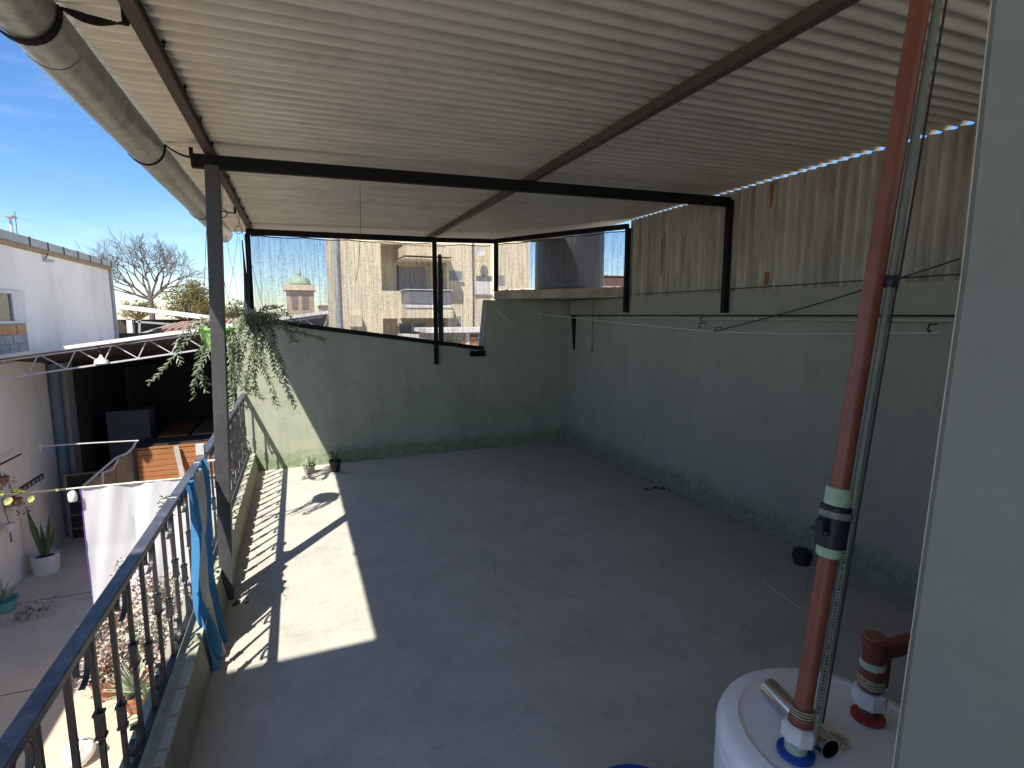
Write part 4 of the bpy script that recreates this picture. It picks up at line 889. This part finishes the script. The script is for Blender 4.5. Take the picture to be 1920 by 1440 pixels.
# hanging baskets on the wall
for (u, v, s_, lab) in ((30, 940, .13, 'reddish trailing plant in a wall basket above the small hanging cup'), (5, 900, .12, 'leafy wall basket at the very left edge above the patio')):
    p = atX(u, v, WX + .15); t = thing('wall_basket', lab, 'hanging plant', p, 'baskets on the white wall'); MB().lathe(p + Vector((0, 0, -.05)), [(.06, 0), (.09, .1)], 14).build('pot', 'terra', t); bushy(t, p + Vector((0, 0, -.22)), s_ + .06, .34, 170, ['bleaf', 'pleaf'], .05)
    MB().tube([p, p + Vector((-.1, 0, .5))], .006, 5).build('hanger', 'wire', t)
p = atX(18, 990, WX + .12); t = thing('wall_cup', 'small grey cup with a drip hanging low on the white wall', 'hanging pot', p); MB().lathe(p, [(.05, -.06), (.08, .08), (.07, .08)], 14).build('cup', 'potwhite', t, smooth=True); MB().tube([p + Vector((0, 0, -.06)), p + Vector((0, 0, -.24))], .012, 6).build('drip_stem', 'bark', t); MB().tube([p + Vector((0, 0, .08)), p + Vector((-.05, 0, .5))], .006, 5).build('hanger', 'wire', t)
p = atX(12, 865, WX + .1); wr = MB(); wr.bar(p + Vector((0, -.7, -.0)), p + Vector((0, .5, .0)), .02, .02); tag(wr.build('wall_bracket', 'black', None), 'thin dark bracket bar on the white wall above the baskets', 'bracket')
# potted snake plant
c = Vector((-4.3, 11.25, GZ)); sp_ = thing('snake_plant', 'tall snake plant in a round white pot at the foot of the white wall', 'potted plant', c)
pot(sp_, c, .2, .33, 'potwhite', False)
for (dx, dy, hh, w) in ((-.1, 0, .95, .1), (.06, .02, .75, .06), (.10, -.04, .5, .07), (-.02, .05, .6, .06)):
    b0 = c + Vector((dx * .3, dy, .3)); tp = c + Vector((dx * 1.9, dy, .3 + hh)); mb = MB(); sdv = Vector((w / 2, .01, 0))
    mb.add([b0 - sdv * .6, b0 + sdv * .6, b0.lerp(tp, .5) + sdv, tp, b0.lerp(tp, .5) - sdv, b0.lerp(tp, .5) + Vector((0, .02, 0))], [(0, 1, 5), (1, 2, 5), (2, 3, 5), (3, 4, 5), (4, 0, 5)]); mb.build('blade', 'leaf', sp_)
# agave bowl
c = atZ(8, 1165, GZ); ag = thing('agave_bowl', 'spiky agave in a turquoise bowl on a brick at the left edge', 'potted plant', c)
MB().box(c + Vector((-.16, -.16, 0)), c + Vector((.16, .16, .18))).build('brick', 'brickold', ag)
MB().lathe(c + Vector((0, 0, .18)), [(.12, 0), (.2, .16), (.18, .16), (.1, .03)], 20).build('bowl', 'turq', ag, smooth=True); rosette(ag, c + Vector((0, 0, .3)), 22, .38, .06, 'palegreen')
c2 = c + Vector((.35, .1, 0)); t = thing('dried_plant', 'sprawling brownish plant beside the turquoise bowl', 'plant', c2); bushy(t, c2, .28, .22, 120, ['bleaf', 'pleaf'], .07)
# mass of potted plants along the foot of the terrace wall
spots = [(-2.15, 8.15, .36, .95, ['bleaf', 'pleaf', 'bleaf'], 'brown and pink leaved bush in front of the right half of the bedsheet'),
         (-2.5, 7.8, .34, .62, ['pleaf', 'bleaf'], 'low pinkish bush at the left end of the plant row'),
         (-1.75, 7.9, .36, .95, ['bleaf', 'leaf', 'pleaf'], 'tall reddish bush at the back of the plant row'),
         (-1.9, 7.4, .32, .72, ['wleaf', 'palegreen', 'pleaf'], 'silver-white leaved plant in the middle of the plant row'),
         (-1.45, 7.3, .34, .8, ['bleaf', 'wleaf'], 'mixed brown and silver plant behind the blue flag'),
         (-2.3, 7.15, .3, .5, ['bleaf', 'pleaf'], 'short brown bush at the front of the plant row'),
         (-1.5, 6.7, .32, .62, ['pleaf', 'bleaf'], 'pink-brown plant in the wide terracotta trough')]
for (x, y, r_, h, ms_, lab) in spots:
    t = thing('potted_bush', lab, 'potted plant', (x, y, GZ), 'row of potted plants under the terrace'); pot(t, (x, y, GZ), .17, .26, 'terra'); bushy(t, (x, y, GZ + .2), r_, h, 1300, ms_ + ['wleaf'], .055)
c = Vector((-1.92, 6.75, GZ)); t = thing('fern', 'light green fern in a small terracotta pot nearest the shadow line', 'potted plant', c); pot(t, c, .12, .2, 'terra'); rosette(t, c + Vector((0, 0, .2)), 70, .42, .035, 'palegreen', -.1)
c = Vector((-1.6, 6.3, GZ)); t = thing('fern', 'second green fern standing closer to the terrace wall', 'potted plant', c); pot(t, c, .12, .2, 'terra'); rosette(t, c + Vector((0, 0, .2)), 60, .36, .035, 'leaf', -.1)
for (u, v, yy, lab) in ((312, 945, 7.6, 'green sprig standing up against the bedsheet near the rail'), (232, 1060, 8.0, 'short green sprig against the lower left of the bedsheet')):
    p = atY(u, v, yy); t = thing('tall_shrub', lab, 'plant', (p.x, p.y, GZ), 'sprigs in front of the bedsheet'); MB().tube([(p.x, p.y, GZ), (p.x + .02, p.y, (GZ + p.z) / 2), p], [.015, .01, .006], 5).build('stem', 'bark', t); bushy(t, p + Vector((0, 0, -.14)), .14, .28, 140, ['leaf', 'wleaf'], .05)
c = atZ(150, 1432, GZ); c.z = GZ; wb = thing('white_bag', 'crumpled white plastic sack on the patio at the bottom edge', 'bag', c)
MB().grid(lambda u, v: c + Vector(((.13 + .02 * math.sin(u * 31 + v * 9)) * math.cos(u * 6.283) * math.sin(math.pi * (.06 + v * .94) * .98), (.13 + .02 * math.sin(u * 25)) * math.sin(u * 6.283) * math.sin(math.pi * (.06 + .94 * v) * .98), (.13) - .13 * math.cos(math.pi * (1 - v)) + .01 * math.sin(u * 40 + v * 20))), 30, 14).build('sack', 'plastic', wb, smooth=True)
# ground joints
jn = MB()
for yy in (5.2, 7.6, 10.1): jn.box((-4.55, yy, GZ), (-.72, yy + .012, GZ + .003))
struct(jn.build('patio_joints', 'soil'))

# ================================================================== BEYOND: roofs, trees, buildings
wr_ = thing('white_roof_house', 'low house with a bright sheet roof and timber gable behind the shed', 'house', (-8, 24, GZ))
a = atY(208, 577, 21); b = atY(398, 601, 21); c = atY(385, 594, 30); d = atY(208, 573, 30)
MB().add([a, b, c, d, a + Vector((0, 0, .1)), b + Vector((0, 0, .1)), c + Vector((0, 0, .1)), d + Vector((0, 0, .1))], [(0, 3, 2, 1), (4, 5, 6, 7), (0, 1, 5, 4), (1, 2, 6, 5), (2, 3, 7, 6), (3, 0, 4, 7)]).build('roof', 'roofwhite', wr_)
MB().box((a.x - .5, 22.0, GZ), (b.x + 1, 22.2, 1.55)).build('wall', 'dark', wr_)
p = atY(238, 600, 21.2); q = atY(252, 635, 21.2); MB().box((p.x, 21.1, GZ), (q.x, 21.35, p.z)).build('pillar', 'potwhite', wr_)
for (ua, va, ub, vb) in ((255, 628, 330, 606), (255, 603, 375, 612), (262, 600, 262, 628), (310, 607, 310, 620)):
    MB().bar(atY(ua, va, 21.1), atY(ub, vb, 21.1), .06, .09, up=(0, 1, 0)).build('gable_timber', 'fascia', wr_)
tl = thing('tiled_lean_to', 'pinkish tiled lean-to roof above the right end of the shed', 'roof', (-4, 19, 0))
a = atY(290, 622, 18.5); b = atY(470, 612, 18.5); c = atY(470, 598, 20.5); d = atY(345, 606, 20.5)
MB().add([a, b, c, d, a - Vector((0, 0, .3)), b - Vector((0, 0, .3)), c - Vector((0, 0, .3)), d - Vector((0, 0, .3))], [(0, 1, 2, 3), (7, 6, 5, 4), (0, 4, 5, 1), (1, 5, 6, 2), (2, 6, 7, 3), (3, 7, 4, 0)]).build('roof', 'tile', tl)
for k in range(14):
    t0 = k / 14; MB().bar(a.lerp(b, t0) + Vector((0, 0, .03)), d.lerp(c, t0) + Vector((0, 0, .03)), .09, .07).build('tile_row', 'tile', tl)
# bare tree
def branch(mb, p, d, L, r, depth, tips=None):
    if depth == 0 or r < .0045: return
    n = 4; pts = [p]; dd = d.copy()
    for i in range(n):
        dd = (dd + Vector((random.uniform(-.16, .16), random.uniform(-.16, .16), random.uniform(-.05, .12)))).normalized(); pts.append(pts[-1] + dd * L / n)
    mb.tube(pts, [r * (1 - .35 * i / n) for i in range(n + 1)], 5 if r > .05 else 3, False)
    if tips is not None: tips += pts[2:]
    for k in range(3 if depth > 2 else 4):
        a = random.uniform(0, 6.283); s_ = random.uniform(.35, .8); o = dd.orthogonal().normalized(); o = Matrix.Rotation(a, 3, dd) @ o
        nd = (dd * math.cos(s_) + o * math.sin(s_)).normalized(); branch(mb, pts[-1 if k == 0 else random.choice([2, 3, 4])], nd, L * random.uniform(.62, .85), r * .6, depth - 1, tips)
Yt = 34; base = atY(290, 600, Yt); base.z = GZ; topz = atY(270, 447, Yt).z
bt = thing('bare_tree', 'leafless grey tree with fine branches rising beyond the white roof', 'tree', base)
cz = atY(285, 560, Yt).z
random.seed(21)
tk_ = MB(); tk_.tube([base, base + Vector((-.1, 0, (cz - GZ) * .6)), Vector((base.x - .1, base.y, cz))], [.24, .17, .12], 8); tk_.build('trunk', 'bark', bt)
brm = MB(); fork = Vector((base.x - .1, base.y, cz - .05)); Hc = topz - cz
for (dx, dy, dz) in ((-.75, .2, .6), (.85, -.2, .55), (-.25, .3, 1), (.3, -.3, 1), (0, 0, 1.1), (-1.0, -.2, .3), (.6, .4, .75)):
    branch(brm, fork, Vector((dx, dy, dz)).normalized(), Hc * .41, .072, 6)
brm.build('crown', 'bark', bt)
random.seed(5)
def leafy(name, lab, u0, u1, vt, vb, Yd, m, n=2600, cl=22, group='trees beyond the roofs', cat='tree'):
    a = atY(u0, vb, Yd); b = atY(u1, vt, Yd); cx = (a.x + b.x) / 2; rx = abs(b.x - a.x) / 2; zt = b.z; zb = a.z
    t = thing(name, lab, cat, (cx, Yd, GZ), group)
    MB().tube([(cx, Yd, GZ), (cx + .1, Yd, (GZ + zb) / 2), (cx, Yd, zb + .3)], [.25, .2, .12], 7).build('trunk', 'bark', t)
    mb = MB(); tw = MB(); cz_ = (zt + zb) / 2; hz_ = (zt - zb) / 2; L = max(.1, rx * .075)
    for k in range(cl):
        q = Vector((random.uniform(-1, 1), random.uniform(-1, 1), random.uniform(-1, 1)))
        while q.length > 1: q = Vector((random.uniform(-1, 1), random.uniform(-1, 1), random.uniform(-1, 1)))
        cc = Vector((cx + q.x * rx * .82, Yd + q.y * rx * .8, cz_ + q.z * hz_ * .8)); cr0 = random.uniform(.18, .34) * rx
        tw.tube([(cx, Yd, zb), cc], [.05, .015], 3, False)
        for i in range(n // cl):
            v = Vector((random.gauss(0, 1), random.gauss(0, 1), random.gauss(0, 1))).normalized() * cr0 * random.uniform(.4, 1) ** .6; v.z *= .75
            mb.leaf(cc + v, Vector((random.uniform(-1, 1), random.uniform(-1, 1), random.uniform(-1, 1))), (random.random(), random.random(), 1), L * random.uniform(.6, 1.3), L * .6)
    tw.build('branches', 'bark', t); mb.build('crown', m, t)
leafy('leafy_tree', 'broad olive-gold tree to the right of the bare tree', 298, 412, 515, 612, 30, 'olive', 6500, 46)
leafy('leafy_tree', 'dark olive tree filling the gap right of the grey post', 400, 492, 560, 625, 32, 'olive2', 3200, 26)
leafy('leafy_tree', 'small low tree at the left foot of the bare tree', 215, 300, 562, 600, 40, 'olive', 2600, 22)
leafy('leafy_tree', 'low green tree in front of the church tower', 470, 560, 580, 640, 40, 'olive2', 3000, 24)
leafy('leafy_tree', 'low tree between the church tower and the ochre block', 550, 640, 583, 640, 38, 'olive', 3000, 24)
# church tower
Yc = 62; ct_ = thing('church_tower', 'distant square church tower with a small green dome seen through the net', 'church tower', (atY(560, 600, Yc).x, Yc, GZ))
def bx(par, nm, m, ua, va, ub, vb, Y, dep, fwd=0):
    a = atY(ua, va, Y); b = atY(ub, vb, Y); ax_, bx_ = atY(ua, 545, Y).x, atY(ub, 545, Y).x; return MB().box((ax_, Y - fwd, b.z), (bx_, Y + dep, a.z)).build(nm, m, par)
bx(ct_, 'tower_body', 'church', 536, 545, 588, 700, Yc, 4); bx(ct_, 'cornice', 'tanlight', 531, 533, 593, 545, Yc, 4.4, .4)
p = atY(562, 533, Yc + 2); q = atY(562, 516, Yc + 2); rr_ = (atY(584, 533, Yc).x - atY(540, 533, Yc).x) / 2 * 1.0; hh = q.z - p.z
MB().lathe(p, [(rr_, 0), (rr_ * .95, hh * .35), (rr_ * .7, hh * .7), (rr_ * .3, hh * .95), (.15, hh * 1.0), (.25, hh * 1.15), (.05, hh * 1.6)], 20).build('dome', 'dome', ct_, smooth=True)
for ua in (546, 566): bx(ct_, 'belfry_opening', 'belfry', ua, 553, ua + 11, 580, Yc, .2, .05)
# ochre apartment building
Yb = 24; ap = thing('apartment_building', 'ochre apartment block with stacked balconies behind the shade net', 'building', (6, Yb, GZ))
bx(ap, 'wall', 'tan', 631, 380, 716, 760, Yb, 7); bx(ap, 'wall', 'tan', 838, 380, 886, 760, Yb, 7); bx(ap, 'wall', 'tanlight', 890, 430, 992, 760, Yb + .25, 6)
bx(ap, 'wall', 'tan', 716, 380, 838, 462, Yb, 7); bx(ap, 'recess_wall', 'tan', 716, 462, 838, 760, Yb + 1.3, 5)
bx(ap, 'groove', 'shutter', 886, 400, 890, 760, Yb + .2, 1)
for (z0, z1) in ((545, 598), (650, 700)): bx(ap, 'wall', 'tan', 716, z0, 752, z1 - 1, Yb, .3)
bx(ap, 'balcony_parapet', 'tanlight', 750, 466, 838, 487, Yb, .2, 1.2); bx(ap, 'balcony_floor', 'tan', 750, 487, 838, 492, Yb, 1.3, 1.2)
bx(ap, 'balcony_parapet', 'tanlight', 750, 578, 836, 596, Yb, .2, 1.2); bx(ap, 'balcony_floor', 'potwhite', 750, 572, 836, 578, Yb, 1.3, 1.25)
bx(ap, 'balcony_panel', 'balglass', 753, 547, 800, 571, Yb, .05, 1.15); bx(ap, 'balcony_panel', 'balglass', 803, 547, 834, 571, Yb, .05, 1.15); bx(ap, 'hand_rail', 'potwhite', 750, 544, 836, 547, Yb, .06, 1.2)
bx(ap, 'balcony_parapet', 'potwhite', 745, 626, 836, 648, Yb, .2, 1.2)
w = bx(ap, 'window', 'shutter', 748, 500, 799, 560, Yb + 1.3, .1, .06); bx(w, 'frame', 'potwhite', 799, 500, 802, 560, Yb + 1.3, .1, .08); bx(w, 'frame', 'potblack', 745, 498, 748, 560, Yb + 1.3, .1, .08)
w = bx(ap, 'window', 'glassd', 748, 606, 799, 640, Yb + 1.3, .1, .06)
for uu in (745, 770, 796): bx(w, 'frame', 'potwhite', uu, 605, uu + 2, 640, Yb + 1.3, .1, .09)
for (ua, va, ub, vb) in ((843, 507, 867, 526), (857, 593, 864, 612)):
    w = bx(ap, 'window', 'shutter', ua, va, ub, vb, Yb, .1, .01); bx(w, 'sill', 'potwhite', ua - 1, vb, ub + 2, vb + 3, Yb, .1, .12); bx(w, 'frame', 'potwhite', ub, va, ub + 2, vb, Yb, .1, .04); 
    if ub - ua > 10:
        for k in range(5): bx(w, 'slat', 'fascia', ua + 1, va + 2 + k * 3.5, ub - 1, va + 4 + k * 3.5, Yb, .05, .03)
w = bx(ap, 'window', 'potwhite', 893, 517, 922, 552, Yb + .25, .1, .03); bx(w, 'pane', 'balglass', 893, 517, 922, 527, Yb + .25, .1, .05); bx(w, 'sill', 'shutter', 890, 552, 924, 554, Yb + .25, .1, .1)
w = bx(ap, 'window', 'shutter', 930, 516, 946, 534, Yb + .25, .1, .03)
bx(ap, 'wall_box', 'tanlight', 653, 590, 675, 612, Yb, .1, .35)
p0 = atY(626, 380, Yb - .1); MB().tube([(p0.x, Yb - .1, p0.z), (p0.x, Yb - .1, GZ)], .1, 8).build('drainpipe', 'fascia', ap)
p = atY(901, 472, Yb - .3); dsh = MB(); dsh.lathe(p, [(.001, .06), (.12, .04), (.22, 0), (.225, .005), (.12, .055), (.001, .075)], 20, ax=(-.2, 1, -.3)); tag(dsh.build('satellite_dish', 'potwhite', None, smooth=True), 'white round dish high on the ochre block near the post', 'dish')
# low brick annexe in front of the block
ax_ = thing('brick_annexe', 'low annexe of rough red brick below the ochre block', 'building', (7, 20, GZ))
bx(ax_, 'wall', 'mortar', 800, 622, 935, 760, 20, 1.5); bx(ax_, 'roof', 'roofwhite', 795, 616, 940, 622, 20, 2.0, .3); bx(ax_, 'opening', 'dark', 880, 627, 896, 655, 20, .1, .02); bx(ax_, 'post', 'potwhite', 872, 622, 879, 660, 20, .1, .05)
a0 = atY(857, 632, 20); 
for r_ in range(7):
    for k in range(4):
        x0 = a0.x + k * .27 + (r_ % 2) * .13; MB().box((x0, 19.96, a0.z - r_ * .13 - .11), (x0 + .24, 20.0, a0.z - r_ * .13)).build('brick', 'brick' if (r_ + k) % 3 else 'brickold', ax_)
sbush = atY(845, 640, 19.5); t = thing('shrub', 'small green shrub beside the brick annexe', 'shrub', (sbush.x, 19.5, GZ)); MB().tube([(sbush.x, 19.5, GZ), (sbush.x, 19.5, sbush.z - .2)], .06, 5).build('stem', 'bark', t); bushy(t, sbush + Vector((0, 0, -.4)), .35, .7, 300, ['leaf', 'olive2'], .12)
# distant house row that closes the horizon
for i, (ua, ub, vt_, m, lab) in enumerate(((-120, 60, 560, 'lwhite2', 'distant flat house far behind the white building'), (395, 470, 588, 'church', 'distant low tan house between the posts'), (600, 640, 575, 'lwhite2', 'distant pale house beside the ochre block'), (1115, 1230, 520, 'tile', 'reddish roofed house beyond the water tank'))):
    t = thing('distant_house', lab, 'house', (0, 70, GZ), 'distant houses'); bx(t, 'wall', m, ua, vt_, ub, 760, 55 if i < 3 else 30, 6); bx(t, 'roof', 'tile', ua - 2, vt_ - 3, ub + 2, vt_, 55 if i < 3 else 30, 6.5, .4)
